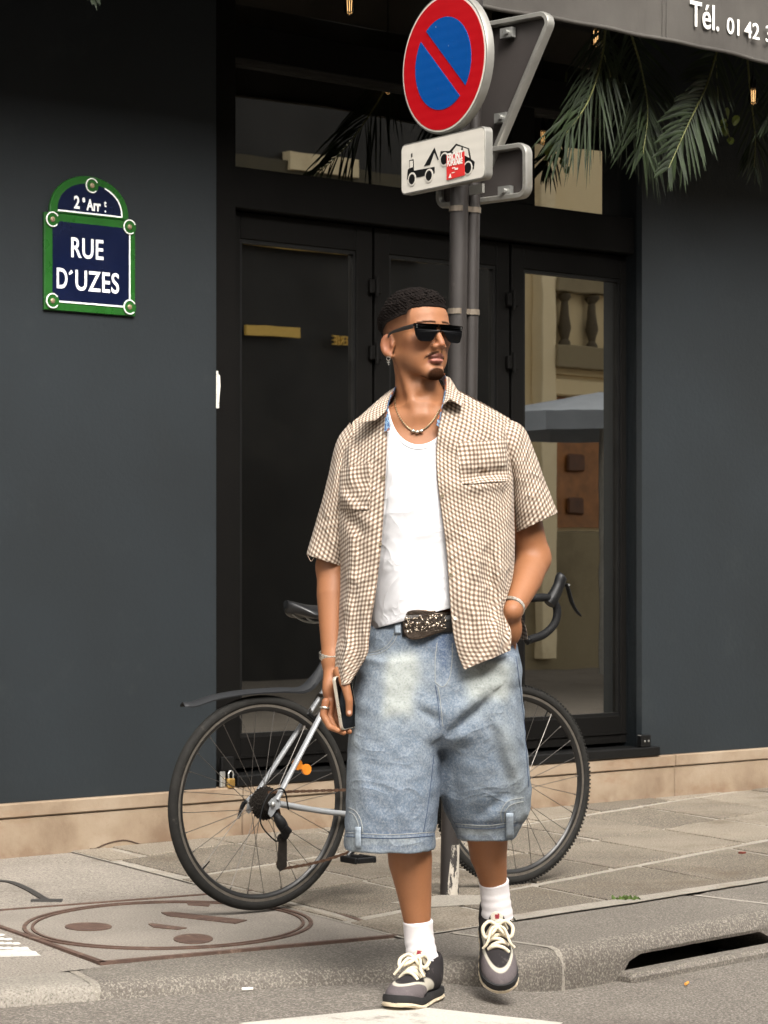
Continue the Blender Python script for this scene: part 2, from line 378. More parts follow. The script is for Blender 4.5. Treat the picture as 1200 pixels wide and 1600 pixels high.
for a, b in zip(cuts[:-1], cuts[1:]):
    if a > cum[-1] or kerb_at(a)[0][0] > 6 or kerb_at(b)[0][0] < -5: continue
    g = .007; N = max(10, int((b-a)/.05)); rows = []
    for i in range(N+1):
        s = a+g+(b-a-2*g)*i/N; p, n = kerb_at(s); zt = kerb_top(p[0]); zr = float(road_z(*p))-.03
        w = .16+.27*smooth01(p[0], -1.2, .1); jit = float(rng.normal(0, .0022))
        end = 0 if 0 < i < N else .006
        zb = zr; op = 0.0
        if s > DRAIN0: op = float(smooth01(s, DRAIN0, DRAIN0+.14))*(1-float(smooth01(s, DRAIN0+.75, DRAIN0+.9))); zb = zr+(zt-.058-zr)*op
        prof = [(w, zr), (w, zt-end), (w*.5, zt+.002-end), (.05, zt-end), (.024, zt-.006-end), (.008, zt-.022-end), (.001+jit, zt-.045), (0+jit, min(zt-.048, (zt+zb)/2)), (.004+jit, zb), (w*.8, zb)]
        rows.append([(p[0]+n[0]*(o+end*.5), p[1]+n[1]*(o+end*.5), z) for o, z in prof])
    m = MB(); m.grid(rows); k = len(rows[0])
    m.f.append(list(range(k))); m.f.append([N*k+q for q in range(k-1, -1, -1)]); m.mi += [0, 0]; m.uv += [[(0,0)]*k]*2
    m.build('kerb_stone', M_KERB, kerb, smooth=40)
    rows = []
    for s in (b-.012, b+.012):
        p, n = kerb_at(s); zt = kerb_top(p[0])-.003; zr = float(road_z(*p))-.03; w = .16+.27*smooth01(p[0], -1.2, .1)
        rows.append([(p[0]+n[0]*o, p[1]+n[1]*o, z) for o, z in [(w-.002, zr), (w-.002, zt), (.05, zt), (.028, zt-.006), (.013, zt-.022), (.006, zt-.045), (.006, zr)]])
    m = MB(); m.grid(rows); m.open = True; m.build('kerb_joint', M_MORT, kerb)
# drain: dark cast throat behind the opening, sill stone in front
m = MB(); p0, n0 = kerb_at(DRAIN0); p1, n1 = kerb_at(DRAIN0+.95)
A, B = Vector((p0[0], p0[1], 0)), Vector((p1[0], p1[1], 0)); Nn = Vector((n0[0], n0[1], 0))
AX = ((B-A).normalized(), Nn, ZV)
m.box((A+B)/2+Nn*.37+ZV*(-.25), (1.05, .02, .4), AX); m.box((A+B)/2+Nn*.18+ZV*(-.3), (1.05, .38, .02), AX)
m.build('drain_throat', M_BLACK, kerb)
m = MB(); m.bbox((A+B)/2+AX[0]*.06+Nn*(-.02)+ZV*(-.128), (.98, .075, .06), AX, .012); m.build('drain_sill', M_KERB, kerb)
# pavement sheets
def clip(poly, p, n):                                   # keep the side n points to
    out = []
    for a, b in zip(poly, poly[1:]+poly[:1]):
        da = (a[0]-p[0])*n[0]+(a[1]-p[1])*n[1]; db = (b[0]-p[0])*n[0]+(b[1]-p[1])*n[1]
        if da >= 0: out.append(a)
        if (da > 0) != (db > 0) and abs(da-db) > 1e-12: f = da/(da-db); out.append((a[0]+(b[0]-a[0])*f, a[1]+(b[1]-a[1])*f))
    return out
sel = [i for i in range(len(KP)) if -6.5 < KP[i][0] < 8]
def walk_w(x): return .158+.27*float(smooth01(x, -1.2, .1))
rows = []
for i in sel[::2]:
    p = Vector((KP[i][0], KP[i][1], 0)); n = Vector((KNM[i][0], KNM[i][1], 0)); w = walk_w(p.x)
    s0 = p+n*w; dd = (FO-s0).dot(-FN); s1 = s0+(-FN)*(dd+.05); row = []
    for f in np.linspace(0, 1, 16)**1.5:
        q = s0*(1-f)+s1*f; row.append((q.x, q.y, walk_z(q.x, q.y)-.003))
    rows.append(row)
m = MB(); m.grid(rows); m.open = True
pave = struct(m.build('pavement', M_ASPH, smooth=180, loc=(0, 0, 0)))
# stone slabs: skewed courses with pale mortar, right of the asphalt
a1 = on_level(930, 1315); e1 = Vector((.30, .40, 0)); e2 = Vector((.285, -.51, 0))
b0, b1 = on_level(153, 1342), on_level(300, 1376); b2, b3 = on_level(470, 1424), on_level(628, 1466)
def hp(a, b, left=True):
    d = b-a; n = (-d.y, d.x) if left else (d.y, -d.x); return ((a.x, a.y), n)
region = []
kb0, kb1 = on_level(804, 1436), on_level(1200, 1376)
halves = [hp(b0, b3), ((FO+FN*.004).to_tuple()[:2], (FN.x, FN.y))]
mort = []
def regclip(poly, inset=0):
    for p, n in halves:
        poly = clip(poly, p, n)
        if len(poly) < 3: return []
    return poly
def kerbclip(poly):                                     # keep what lies behind the kerb's back line
    for (i0, i1) in ((kidx((-.3, 6.5)), kidx((.1, 6.6))), (kidx((.75, 7.1)), kidx((1.2, 7.56)))):
        pa, na = KP[i0], KNM[i0]; w = walk_w(pa[0])+.012; nn = KNM[(i0+i1)//2]
        if i0 < kidx((.4, 6.7)):
            if min(q[0] for q in poly) > .5: continue
        poly = clip(poly, (pa[0]+na[0]*w, pa[1]+na[1]*w), (nn[0], nn[1]))
        if len(poly) < 3: return []
    return poly
big = [(a1+e1*i+e2*j).to_tuple()[:2] for i, j in ((-16,-9),(22,-9),(22,9),(-16,9))]
mp = kerbclip(regclip(big)); m = MB()
m.prism([(p[0], p[1]) for p in mp], (XV, YV, ZV), .0006, (0, 0, .0006)); m.build('mortar_bed', M_MORT, pave)
def shrink(poly, g):
    n = len(poly); area = sum(poly[i][0]*poly[(i+1)%n][1]-poly[(i+1)%n][0]*poly[i][1] for i in range(n)); sgn = 1 if area > 0 else -1
    for i in range(n):
        pass
    out = list(poly)
    for a, b in zip(poly, poly[1:]+poly[:1]):
        d = (b[0]-a[0], b[1]-a[1]); L = math.hypot(*d)
        if L < 1e-6: continue
        nn = (-d[1]/L*sgn, d[0]/L*sgn); out = clip(out, (a[0]+nn[0]*g, a[1]+nn[1]*g), nn)
        if len(out) < 3: return []
    return out
def rough_outline(poly):
    out = []
    for a, b in zip(poly, poly[1:]+poly[:1]):
        L = math.dist(a, b); k = max(1, int(L/.06))
        for i in range(k):
            f = i/k; j = .0035 if i else 0; out.append((a[0]+(b[0]-a[0])*f+random.uniform(-j, j), a[1]+(b[1]-a[1])*f+random.uniform(-j, j)))
    return out
for j in range(-8, 8):
    x = -15+random.uniform(0, 1); p0r = a1+e2*(j+random.uniform(-.04, .04)); p1r = a1+e2*(j+1+random.uniform(-.04, .04))
    if j in (-1, 0): x = -14.0
    while x < 20:
        w = 1.0 if j in (-1, 0) else random.choice((.85, 1.0, 1.2, 1.35)); sk = random.uniform(-.05, .05)
        poly = [tuple((p0r+e1*x)[:2]), tuple((p0r+e1*(x+w))[:2]), tuple((p1r+e1*(x+w+sk))[:2]), tuple((p1r+e1*(x+sk))[:2])]
        x += w; c = (sum(p[0] for p in poly)/4, sum(p[1] for p in poly)/4)
        if c[0] > 4.2: continue
        poly = regclip(poly)
        if poly: poly = kerbclip(poly)
        if poly: poly = shrink(poly, .009+random.uniform(0, .008))
        if len(poly) < 3: continue
        A_ = abs(sum(poly[i][0]*poly[(i+1)%len(poly)][1]-poly[(i+1)%len(poly)][0]*poly[i][1] for i in range(len(poly))))/2
        if A_ < .004: continue
        m = MB(); h = .0075+random.uniform(-.0015, .0015)
        m.prism(rough_outline(poly), (XV, YV, ZV), h, (0, 0, -.002), .0025); m.build('paving_slab', M_SLAB, pave)
# mortar smeared round the post and along the kerb
for pts in ([(610,1414),(688,1402),(760,1402),(752,1416),(668,1421)], [(800,1433),(1000,1403),(1200,1373),(1200,1379),(1010,1410),(806,1441)]):
    q = [on_level(*p) for p in pts]; m = MB(); m.prism(rough_outline([(w.x, w.y) for w in q]), (XV, YV, ZV), .0015, (0, 0, .0062)); m.build('mortar_smear', M_MORT, pave)
m = MB(); pts = [on_level(*p) for p in [(0,1376),(20,1379),(45,1390),(62,1400),(72,1406)]]
pts = [(p.x, p.y, .0) for p in pts]; m.tube(spline(pts, 14), [(.0035, .014)]*14, 6); q = on_level(73, 1407); m.box((q.x, q.y, 0), (.10, .03, .007)); m.build('tar_seam', plain('tar', lin(52,50,48), .6), pave)
# tactile paving at the crossing, white with studs
tact = thing('tactile_paving', on_level(10, 1485, -.01), 'white studded tactile paving strip at the left edge of the pavement', 'tactile paving')
cnr = [on_level(p[0], p[1], -.012) for p in [(-90,1455),(0,1463),(64,1497),(-60,1501)]]
m = MB(); m.prism([(p.x, p.y) for p in cnr], (XV, YV, ZV), .010, (0, 0, -.014)); m.build('tile', M_TACT, tact)
m = MB(); U = cnr[1]-cnr[0]; V = cnr[3]-cnr[0]; stud = None
for i in range(5):
    for jx in range(9):
        f, g_ = (jx+.5)/9, (i+.5)/5; p = cnr[0]*(1-f)*(1-g_)+cnr[1]*f*(1-g_)+cnr[2]*f*g_+cnr[3]*(1-f)*g_
        m.lathe([(.014, 0), (.0135, .002), (.010, .0045), (.0, .005)], (p.x, p.y, -.0045), ZV, 8)
stuff(m.build('stud', M_TACT, tact, smooth=50))
# ------------------------------------------------------------------ manhole
mc = on_level(262, 1449, -.002)
man = thing('manhole_cover', (mc.x, mc.y, 0), 'large round concrete-filled manhole cover in a rusty square frame on the pavement', 'manhole cover')
fr = [on_level(p[0], p[1], -.004) for p in [(-60,1429),(420,1392),(628,1463),(160,1506)]]
fr2 = [(p.x, p.y) for p in fr]
m = MB(); m.prism(fr2, (XV, YV, ZV), .004, (0, 0, -.0045)); m.build('concrete_infill', M_CONC, man)
m = MB()
for a, b in zip(fr, fr[1:]+fr[:1]):
    d = b-a; L = d.length; X = d/L; Y = ZV.cross(X); m.box((a+b)/2+ZV*.0025, (L+.02, .018, .009), (X, Y, ZV))
m.build('frame', M_RUST, man)
def ring(rx, ry, w, name, z=.003, h=.004):
    m = MB(); rows = []
    for k in range(73):
        a = 2*math.pi*k/72; rows.append([])
        for (dw, dz) in ((-w, 0), (-w, h), (w, h), (w, 0)):
            rows[-1].append(on_level_rad(a, rx+dw, ry+dw, z+dz))
    m.grid(rows); return m.build(name, M_RUST, man)
cc = on_level(262, 1449); er = on_level(485, 1449); el = on_level(36, 1449); et = on_level(262, 1409); eb = on_level(262, 1484)
RX = (er.x-el.x)/2; RY = (et.y-eb.y)/2; CYc = (et.y+eb.y)/2; CXc = (er.x+el.x)/2; RR = (RX+RY)/2
def on_level_rad(a, rx, ry, z): return (CXc+rx*math.cos(a), CYc+ry*math.sin(a), z)
ring(RX, RY, .006, 'outer_ring', .0); ring(RX*.945, RY*.945, .0045, 'inner_ring', .0)
def patch(pix, name):
    q = [on_level(*p, .001) for p in pix]; m = MB(); m.prism([(w.x, w.y) for w in q], (XV, YV, ZV), .0035, (0, 0, -.001)); m.build(name, M_RUST, man)
def ell(cx, cy, rx, ry, n=20): return [(cx+rx*math.cos(2*math.pi*k/n), cy+ry*math.sin(2*math.pi*k/n)) for k in range(n)]
patch(ell(138, 1448, 37, 6.2), 'iron_boss'); patch(ell(302, 1467, 31, 7.5), 'iron_boss')
patch([(232,1444),(238,1443),(292,1450),(278,1452.5),(240,1449)], 'iron_key_plate'); patch([(252,1426),(268,1425),(386,1438),(368,1443),(262,1431)], 'lifting_bar')
patch([(292,1411),(300,1409),(330,1410),(326,1416),(294,1414)], 'iron_key_plate')
# ------------------------------------------------------------------ litter and weed
def butt(px, py, z, ang, cols, label):
    p = on_level(px, py, z); t_ = thing('cigarette_butt', (p.x, p.y, z), label, 'litter', 'cigarette butts'); d = Vector((math.cos(ang), math.sin(ang), 0))
    m = MB(); m.tube([p+ZV*.005-d*.014, p+ZV*.005+d*.006], .0042, 8); m.build('filter', cols[0], t_)
    m = MB(); m.tube([p+ZV*.005+d*.0062, p+ZV*.005+d*.016], .0040, 8); m.build('paper', cols[1], t_)
M_FILT = plain('cork_paper', lin(215,150,70), .8); M_CIG = plain('cigarette_paper', lin(235,230,220), .8)
butt(1055, 1521, -.122, .35, (M_FILT, M_CIG), 'orange cigarette butt lying on the road by the drain')
butt(1073, 1539, -.122, 1.2, (M_FILT, M_FILT), 'short stub of a cigarette on the road, nearest the camera')
butt(386, 1548, -.048, .3, (M_CIG, M_CIG), 'white cigarette end below the kerb left of the walker')
M_LEAF = plain('dry_leaf', lin(132,82,48), .8, 0, .3)
p = on_level(393, 1517, -.018); m = MB(); m.prism([(p.x-.022, p.y-.006), (p.x+.0, p.y-.012), (p.x+.024, p.y), (p.x, p.y+.013)], (XV, YV, ZV), .004, (0, 0, p.z+.003)); tag(m.build('dry_leaf', M_LEAF), 'small brown dry leaf on the kerb', 'leaf')
p = on_level(1159, 1336); m = MB(); m.prism([(p.x-.014, p.y-.006), (p.x+.0, p.y-.016), (p.x+.016, p.y), (p.x, p.y+.013)], (XV, YV, ZV), .006, (0, 0, .0065)); tag(m.build('dry_leaf', plain('red_leaf', lin(96,40,28), .7)), 'tiny dark red leaf on the slabs at the right', 'leaf')
p = on_level(979, 1409); weed = thing('weed_tuft', (p.x, p.y, .002), 'tiny green weed growing in the kerb joint', 'weed'); m = MB()
for k in range(45):
    a = random.uniform(0, 6.28); r = random.uniform(0, .035); b = p+Vector((r*math.cos(a)*1.3, r*math.sin(a)*.5, .004)); h = random.uniform(.006, .02); w = random.uniform(.002, .005)
    tip = b+Vector((random.uniform(-.015, .015), random.uniform(-.01, .01), h)); s_ = Vector((w, random.uniform(-.002, .002), 0))
    m.add([b-s_, b+s_, (b+tip)/2+s_*1.4, tip, (b+tip)/2-s_*1.4], [(0, 1, 2, 3, 4)])
m.open = True; stuff(m.build('blades', plain('weed_green', lin(72,92,36), .6, 0, .3, 90), weed))
# ================================================================== shop front
house = thing('shop_building', fw(2.0, 0, 0), 'slate grey painted shop front with black folding glass doors', 'building')
UL, UR, Z1, ZT = .985, 3.405, .20, 3.75                # door opening
DOOR = -.10                                              # plane of the door leaves behind the wall face
m = MB()
m.fbox(-9, UL, Z1, 12, -.35, 0); m.fbox(UR, 14, Z1, 12, -.35, 0); m.fbox(UL, UR, ZT, 12, -.35, 0)
m.build('wall', M_WALL, house)
# plinth: course of limestone with a projecting band, each stone its own
jl = [-9, -6.3, -4.9, -3.4, -1.95, -.55, fac(375, 1250)[0], 2.05, fac(1050, 1200)[0], 5.0, 6.5, 8, 10, 14]
for a, b in zip(jl[:-1], jl[1:]):
    m = MB(); m.fbox(a+.0015, b-.0015, -.06, .142, -.33, .018, .004); m.build('plinth_stone', M_PLINTH, house)
    m = MB(); m.fbox(a+.0015, b-.0015, .145, .199, -.33, .026, .005); m.build('plinth_band_stone', M_PLINTH, house)
# crack / patch at the foot of the left plinth
m = MB(); pts = [fac(*p, .018) for p in [(140,1342),(150,1328),(168,1318),(195,1313),(220,1320),(232,1328),(270,1325)]]
q = [fw(u, .0175, max(z, .004)) for u, z in pts]; m.tube(spline(q, 24), .0035, 5); m.build('plinth_crack', plain('crack_dark', lin(60,44,32), .9), house)
# frame of the opening
m = MB()
m.fbox(UL, fac(353, 500, DOOR)[0], Z1, ZT, -.20, -.035); ur = fac(988, 500, DOOR)[0]; m.fbox(ur, UR, Z1, ZT, -.20, -.035)
zt0, zt1 = 2.515, 2.685; ul = fac(353, 500, DOOR)[0]
m.fbox(ul+.0005, ur-.0005, zt0+.004, zt1, -.19, -.05, .004); m.fbox(ul+.0005, ur-.0005, 3.12, 3.26, -.19, -.05, .004); m.fbox(ul+.0005, ur-.0005, 3.55, ZT, -.19, -.05, .004)
m.fbox(fac(792, 200, DOOR)[0], fac(826, 200, DOOR)[0], zt1+.001, 3.119, -.18, -.06)
m.fbox(fac(792, 100, DOOR)[0], fac(826, 100, DOOR)[0], 3.261, 3.549, -.18, -.06)
m.build('door_frame', M_FRAME, house)
m = MB(); m.fbox(fac(364, 1200)[0], fac(1024, 1170)[0], Z1+.001, .243, -.19, .034, .004); m.build('door_sill', M_BLACK, house)
m = MB(); m.fbox(fac(995, 1150)[0], fac(1010, 1150)[0], .245, .30, .0005, .03, .003); m.build('floor_latch', M_BLACK, house)
for dz in (.272,):
    for du in (-.012, .012):
        m = MB(); c = fw(fac(1003, 1150)[0]+du, .030, dz); m.lathe([(.005, 0), (.005, .002), (.0, .003)], c, FN, 10); m.build('screw', M_STEEL, house)
# three folding leaves
leaves = [(353, 583, 376, 557), (585, 797, 609, 776), (799, 988, 819, 970)]
for li, (a, b, pa, pb) in enumerate(leaves):
    ua, ub, va, vb = [fac(x, 700, DOOR)[0] for x in (a, b, pa, pb)]
    ua += .003; ub -= .003; zb0, zb1 = .258, 2.513; p0, p1 = .385, 2.405
    m = MB(); o0, o1 = DOOR-.05, DOOR
    m.fbox(ua, va, zb0, zb1, o0, o1, .003); m.fbox(vb, ub, zb0, zb1, o0, o1, .003)
    m.fbox(va+.0003, vb-.0003, p1, zb1, o0, o1-.001, .003); m.fbox(va+.0003, vb-.0003, zb0, p0, o0, o1-.001, .003)
    door = m.build('glass_door', M_FRAME, house)
    m = MB(); m.fbox(va-.004, vb+.004, p0-.004, p1+.004, DOOR-.030, DOOR-.024); m.build('pane', M_PANE, door)
    m = MB()
    for (x0, x1, y0, y1) in ((va, vb, p1-.014, p1), (va, vb, p0, p0+.014), (va, va+.012, p0+.0145, p1-.0145), (vb-.012, vb, p0+.0145, p1-.0145)):
        m.fbox(x0, x1, y0, y1, DOOR-.0235, DOOR-.007)
    m.build('glazing_bead', M_BLACK, door)
    if li < 2:
        for zh in (2.26, 1.98, 1.1, .5):
            m = MB(); m.fbox(ub-.028, ub+.034, zh-.03, zh+.03, DOOR+.001, DOOR+.022, .004); m.tube([fw(ub+.003, DOOR+.026, zh-.045), fw(ub+.003, DOOR+.026, zh+.045)], .008, 8); m.build('hinge', M_FRAME, door)
    m = MB(); m.fbox(ua+.004, ub-.004, .300, .306, DOOR+.001, DOOR+.006); m.build('rail_strip', M_FRAME, door)
for (a, b, z0, z1) in ((ul, fac(792, 200, DOOR)[0], zt1, 3.12), (fac(826, 200, DOOR)[0], ur, zt1, 3.12), (ul, fac(792, 200, DOOR)[0], 3.26, 3.55), (fac(826, 200, DOOR)[0], ur, 3.26, 3.55)):
    m = MB(); m.fbox(a-.004, b+.004, z0-.004, z1+.004, -.135, -.129); m.build('transom_pane', M_PANE, house)
# interior: dark room, counter rail and slatted blind seen through the first leaf
m = MB(); R0, R1 = -.36, -4.2
for (a, b, z0, z1, o0, o1) in ((-1.5, 6, .12, .16, R1, R0), (-1.5, 6, 3.8, 3.84, R1, R0), (-1.5, 6, .16, 3.8, R1-.05, R1), (-1.55, -1.5, .16, 3.8, R1, R0), (6, 6.05, .16, 3.8, R1, R0)):
    m.fbox(a, b, z0, z1, o0, o1)
m.build('interior', M_DARKROOM, house)
m = MB(); m.fbox(1.02, 1.85, 1.395, 1.45, -.34, -.30, .005); m.build('counter_rail', plain('rail_grey', lin(92,88,80), .5, .2), house)
sl = None; M_BLIND = plain('blind_grey', lin(200,192,172), .6, 0, .2, 5)
for k in range(58):
    z = .40+k*.0165
    if sl is None:
        m = MB(); m.box(fw(1.45, -.24, z), (.80, .006, .0105), (FD, FN, ZV)); sl = m.build('blind_slat', M_BLIND, house); z0_ = z
    else: o = sl.copy(); link(o, house); o.location = (sl.location.x, sl.location.y, sl.location.z+z-z0_)
# hasp with brass padlock at the bottom of the left jamb
u0, z0 = fac(352, 1196)
lock = thing('padlock', fw(u0, .01, z0-.06), 'small brass padlock on a steel hasp at the foot of the door', 'padlock')
m = MB(); m.fbox(u0-.03, u0+.03, z0-.02, z0+.035, .001, .018, .003); m.build('hasp', M_BLACK, lock)
m = MB(); m.fbox(u0-.032, u0-.008, z0-.085, z0-.022, .001, .014, .003); m.build('staple_plate', M_STEEL, lock)
m = MB(); m.fbox(u0-.008, u0+.026, z0-.088, z0-.05, .016, .034, .004); m.build('body', M_BRASS, lock)
m = MB(); m.tube(spline([fw(u0-.002, .025, z0-.05), fw(u0-.002, .025, z0-.03), fw(u0+.009, .025, z0-.02), fw(u0+.02, .025, z0-.03), fw(u0+.02, .025, z0-.05)], 14), .003, 6); m.build('shackle', M_STEEL, lock)
# torn white label on the door jamb
u0, z0 = fac(335.5, 578, .0); u1, z1 = fac(352, 638, -.0)
m = MB(); uu = lambda f: u0+(u1-u0)*f; zz = lambda f: z0+(z1-z0)*f
m.prism([(uu(.06), zz(1)), (uu(.85), zz(.99)), (uu(.9), zz(.7)), (uu(1), zz(.4)), (uu(.95), zz(.12)), (uu(.8), zz(.08)), (uu(.78), zz(.0)), (uu(.1), zz(.0)), (uu(0), zz(.3))], (FD, ZV, FN), .0025, FO-FN*.0345)
lab = NT('torn_label'); v = lab.pos(); lab.set(Base_Color=lab.mix(lab.step(lab.noise(lab.mapv(v, (30, 30, 60)), 3, 5, .7), .56, .66), lin(198,196,188), lin(105,102,98)), Roughness=.7)
tag(m.build('paper_label', lab.m), 'torn white paper label stuck on the left door jamb', 'label')
# ================================================================== across the street: only seen mirrored in the door glass
DOPP = 12.0; UC = (Vector((0, 0, 0))-FO).dot(FD); NC = 7.7765
def mir(px, py):                                        # photo pixel on the glass -> (u, z) on the facade opposite
    u, z = fac(px, py, DOOR); k = (DOPP-DOOR)/(NC-DOOR); return u+(u-UC)*k, z+(z-CAMH)*k
M_OSTONE = stone_mat('opposite_limestone', lin(226,206,164), lin(242,226,190), .15, 2, .2, (lin(170,148,110), .7, .5, .75))
M_OBASE = stone_mat('opposite_base_stone', lin(140,128,102), lin(170,158,130), .2, 2, .3, (lin(112,102,80), .9, .5, .72))
M_OWOOD = plain('varnished_oak', lin(150,98,50), .5, 0, .3, 6)
M_ODARK = plain('dark_shop_paint', lin(17,15,12), .6, 0, .2, 3)
opp = thing('opposite_building', fw(10, DOPP, 0), 'pale stone building across the street, seen mirrored in the right door glass', 'building')
uL = mir(815, 600)[0]; zb = mir(880, 830)[1]
m = MB(); m.fbox(uL, 40, zb, 8.0, DOPP, DOPP+.4); m.build('wall', M_OSTONE, opp)
m = MB(); m.fbox(uL, 40, -.2, zb-.01, DOPP-.06, DOPP+.4); m.build('base', M_OBASE, opp)
m = MB(); m.fbox(-14, uL-.02, -.2, 4.6, DOPP-.02, DOPP+.4); m.fbox(-14, uL-.02, 5.3, 8.0, DOPP, DOPP+.4); m.build('shop_front', M_ODARK, opp)
m = MB(); m.fbox(-14, uL-.02, 4.61, 5.29, DOPP-.1, DOPP+.4); m.build('fascia', plain('fascia_olive', lin(74,68,50), .7, 0, .15, 3), opp)
# pilaster, balustrade and oak door
a, z = mir(835, 420); b, _ = mir(858, 420); m = MB(); m.fbox(a, b, 0, 7.9, DOPP-.18, DOPP-.001, .01); m.build('pilaster', M_OSTONE, opp)
x0, zt_ = mir(862, 440); x1, zb_ = mir(966, 545); zr1 = mir(900, 460)[1]; zr0 = mir(900, 540)[1]
m = MB(); m.fbox(x0, x1+1.5, zb_-.35, zt_+.1, DOPP-.06, DOPP-.002); m.build('balcony_recess', M_OSTONE, opp)
m = MB(); m.fbox(x0-.05, x1+1.6, zr1, zr1+.16, DOPP-.22, DOPP-.065, .01); m.fbox(x0-.05, x1+1.6, zr0-.28, zr0-.02, DOPP-.22, DOPP-.065, .01); m.build('balcony_rails', M_OBASE, opp)
H_ = zr1-zr0; nb = 0; x = x0+.12; bm0 = None
while x < x1+1.5:
    if bm0 is None:
        m = MB(); m.lathe([(.07, 0), (.07, .06*H_), (.045, .12*H_), (.08, .35*H_), (.05, .62*H_), (.035, .85*H_), (.07, .93*H_), (.07, H_)], fw(x, DOPP-.145, zr0-.02), ZV, 12); bm0 = m.build('baluster', plain('dark_baluster', lin(84,74,56), .8), opp, smooth=40); bx = x
    else: o = bm0.copy(); link(o, opp); o.location = bm0.location+FD*(x-bx)
    x += .44
d0, dz1 = mir(866, 620); d1, dz0 = mir(990, 826)
m = MB(); m.fbox(d0, d1, dz0, dz1, DOPP-.05, DOPP-.003); od = m.build('oak_door', M_OWOOD, opp)
for i in range(2):
    for jx in range(3):
        w = (d1-d0)/2; h = (dz1-dz0)/3; m = MB(); m.fbox(d0+w*i+.18, d0+w*(i+1)-.18, dz0+h*jx+.15, dz0+h*(jx+1)-.15, DOPP-.10, DOPP-.051, .03); m.build('panel', plain('oak_panel', lin(88,52,26), .5, 0, .3, 6), od)
m = MB(); m.fbox(d0-.2, d1+.2, dz1+.01, dz1+.2, DOPP-.14, DOPP-.001, .02); m.build('lintel', M_OSTONE, opp)
# cafe parasol in front of it
pc, pz = mir(935, 640); par = thing('cafe_parasol', fw(pc, DOPP-3.2, 0), 'blue grey cafe parasol mirrored in the right door glass', 'parasol')
k2 = (DOPP-3.2-DOOR)/(NC-DOOR); ucv = fac(945, 640, DOOR)[0]; ucv = ucv+(ucv-UC)*k2; zt2 = fac(945, 612, DOOR)[1]; zt2 = zt2+(zt2-CAMH)*k2; ze2 = fac(945, 652, DOOR)[1]; ze2 = ze2+(ze2-CAMH)*k2
M_PARA = plain('parasol_cloth', lin(150,158,168), .8, 0, .08, 4); apex = fw(ucv, DOPP-3.2, zt2); m = MB(); rim = []; low = []
for k in range(8):
    a = 2*math.pi*(k+.5)/8; rim.append(fw(ucv+1.35*math.cos(a), DOPP-3.2+1.35*math.sin(a), ze2)); low.append(rim[-1]-ZV*.18)
m.add([apex]+rim+low, [(0, 1+k, 1+(k+1) % 8) for k in range(8)]+[(1+k, 9+k, 9+(k+1) % 8, 1+(k+1) % 8) for k in range(8)]); m.open = True; m.build('canopy', M_PARA, par)
m = MB(); m.tube([fw(ucv, DOPP-3.2, 0), apex], .025, 8); m.build('pole', M_STEEL, par)
# gilt letters on the fascia, read mirrored in the left leaf
M_GILT = plain('gilt_letters', lin(236,196,96), .5, 0, .05)
u1_, z1_ = mir(484, 538); u2_, _ = mir(558, 538); hgt = abs(mir(520, 522)[1]-mir(520, 538)[1])
txt = text_mb('BRASSERIE', hgt*1.35, fw(u2_+.1, DOPP-.11, z1_), -FD, ZV, -FN, .03, (u2_-u1_)/(hgt*1.35*6.0), .0); txt.build('lettering', M_GILT, opp)
m = MB(); ua_, za_ = mir(378, 515); ub_, zb2 = mir(462, 530); m.fbox(ua_, ub_, zb2, za_+.05, DOPP-.14, DOPP-.102); m.build('sign_band', M_GILT, opp)
m = MB(); ua_, za_ = mir(376, 382); ub_, zb2 = mir(660, 412); m.fbox(ua_, ub_, zb2+.5, za_+.0, DOPP-.14, DOPP-.102); m.build('cornice_band', M_GILT, opp)
m = MB(); ua_, za_ = mir(446, 250); ub_, zb2 = mir(552, 280); m.fbox(ua_, ub_, zb2+.2, za_-.1, DOPP-.14, DOPP-.001); m.build('upper_band', M_OSTONE, opp)
# ================================================================== street name plate
u0, u1, zt, zb = .181, .590, 2.407, 2.041
sp = thing('street_name_sign', fw((u0+u1)/2, 0, zb), 'blue and green enamel street name plate with arched top on the left wall', 'sign')
M_GREEN = plain('green_enamel', lin(30,82,28), .3, 0, .12, 14, wear=(lin(70,92,60), 40, .68, .74))
M_NAVY = plain('navy_enamel', lin(11,19,46), .25, 0, .12, 10, wear=(lin(44,52,78), 22, .7, .8))
M_ENW = plain('white_enamel_letters', lin(236,236,232), .35, 0, .04, 20)
ax = (FD, ZV, FN); O = Vector(FO)
def arc(cu, hw, z0, h, n=18, p=1.0): return [(cu+hw*math.cos(math.pi*k/n), z0+h*max(0, math.sin(math.pi*k/n))**p) for k in range(n+1)]
cu = (u0+u1)/2; m = MB(); m.prism([(u0, zb), (u1, zb), (u1, zt), (u0, zt)], ax, .012, O+FN*.003, .003); m.build('plate', M_GREEN, sp)
m = MB(); m.prism(arc(cu-.003, .178, zt+.002, .152, 20, .9), ax, .012, O+FN*.003, .003); m.build('arched_plate', M_GREEN, sp)
m = MB(); m.prism([(u0+.034, zb+.036), (u1-.030, zb+.036), (u1-.030, zt-.030), (u0+.034, zt-.030)], ax, .0018, O+FN*.0152); m.build('blue_field', M_NAVY, sp)
m = MB(); m.prism(arc(cu-.003, .145, zt+.013, .112, 20, .9), ax, .0018, O+FN*.0152); m.build('blue_field', M_NAVY, sp)
m = MB()
def strip(a, b, w, off, mm): 
    a, b = Vector(a), Vector(b); d = (b-a).normalized(); n = Vector((-d.y, d.x)); q = [a+n*w/2, a-n*w/2, b-n*w/2, b+n*w/2]; mm.prism([(p.x, p.y) for p in q], ax, .0012, O+FN*off)
strip((u0+.06, zb+.034), (u1-.06, zb+.034), .006, .0172, m); strip((u1-.0285, zb+.06), (u1-.0285, zt-.05), .006, .0175, m)
strip((cu-.148, zt+.011), (cu+.142, zt+.011), .006, .0172, m)
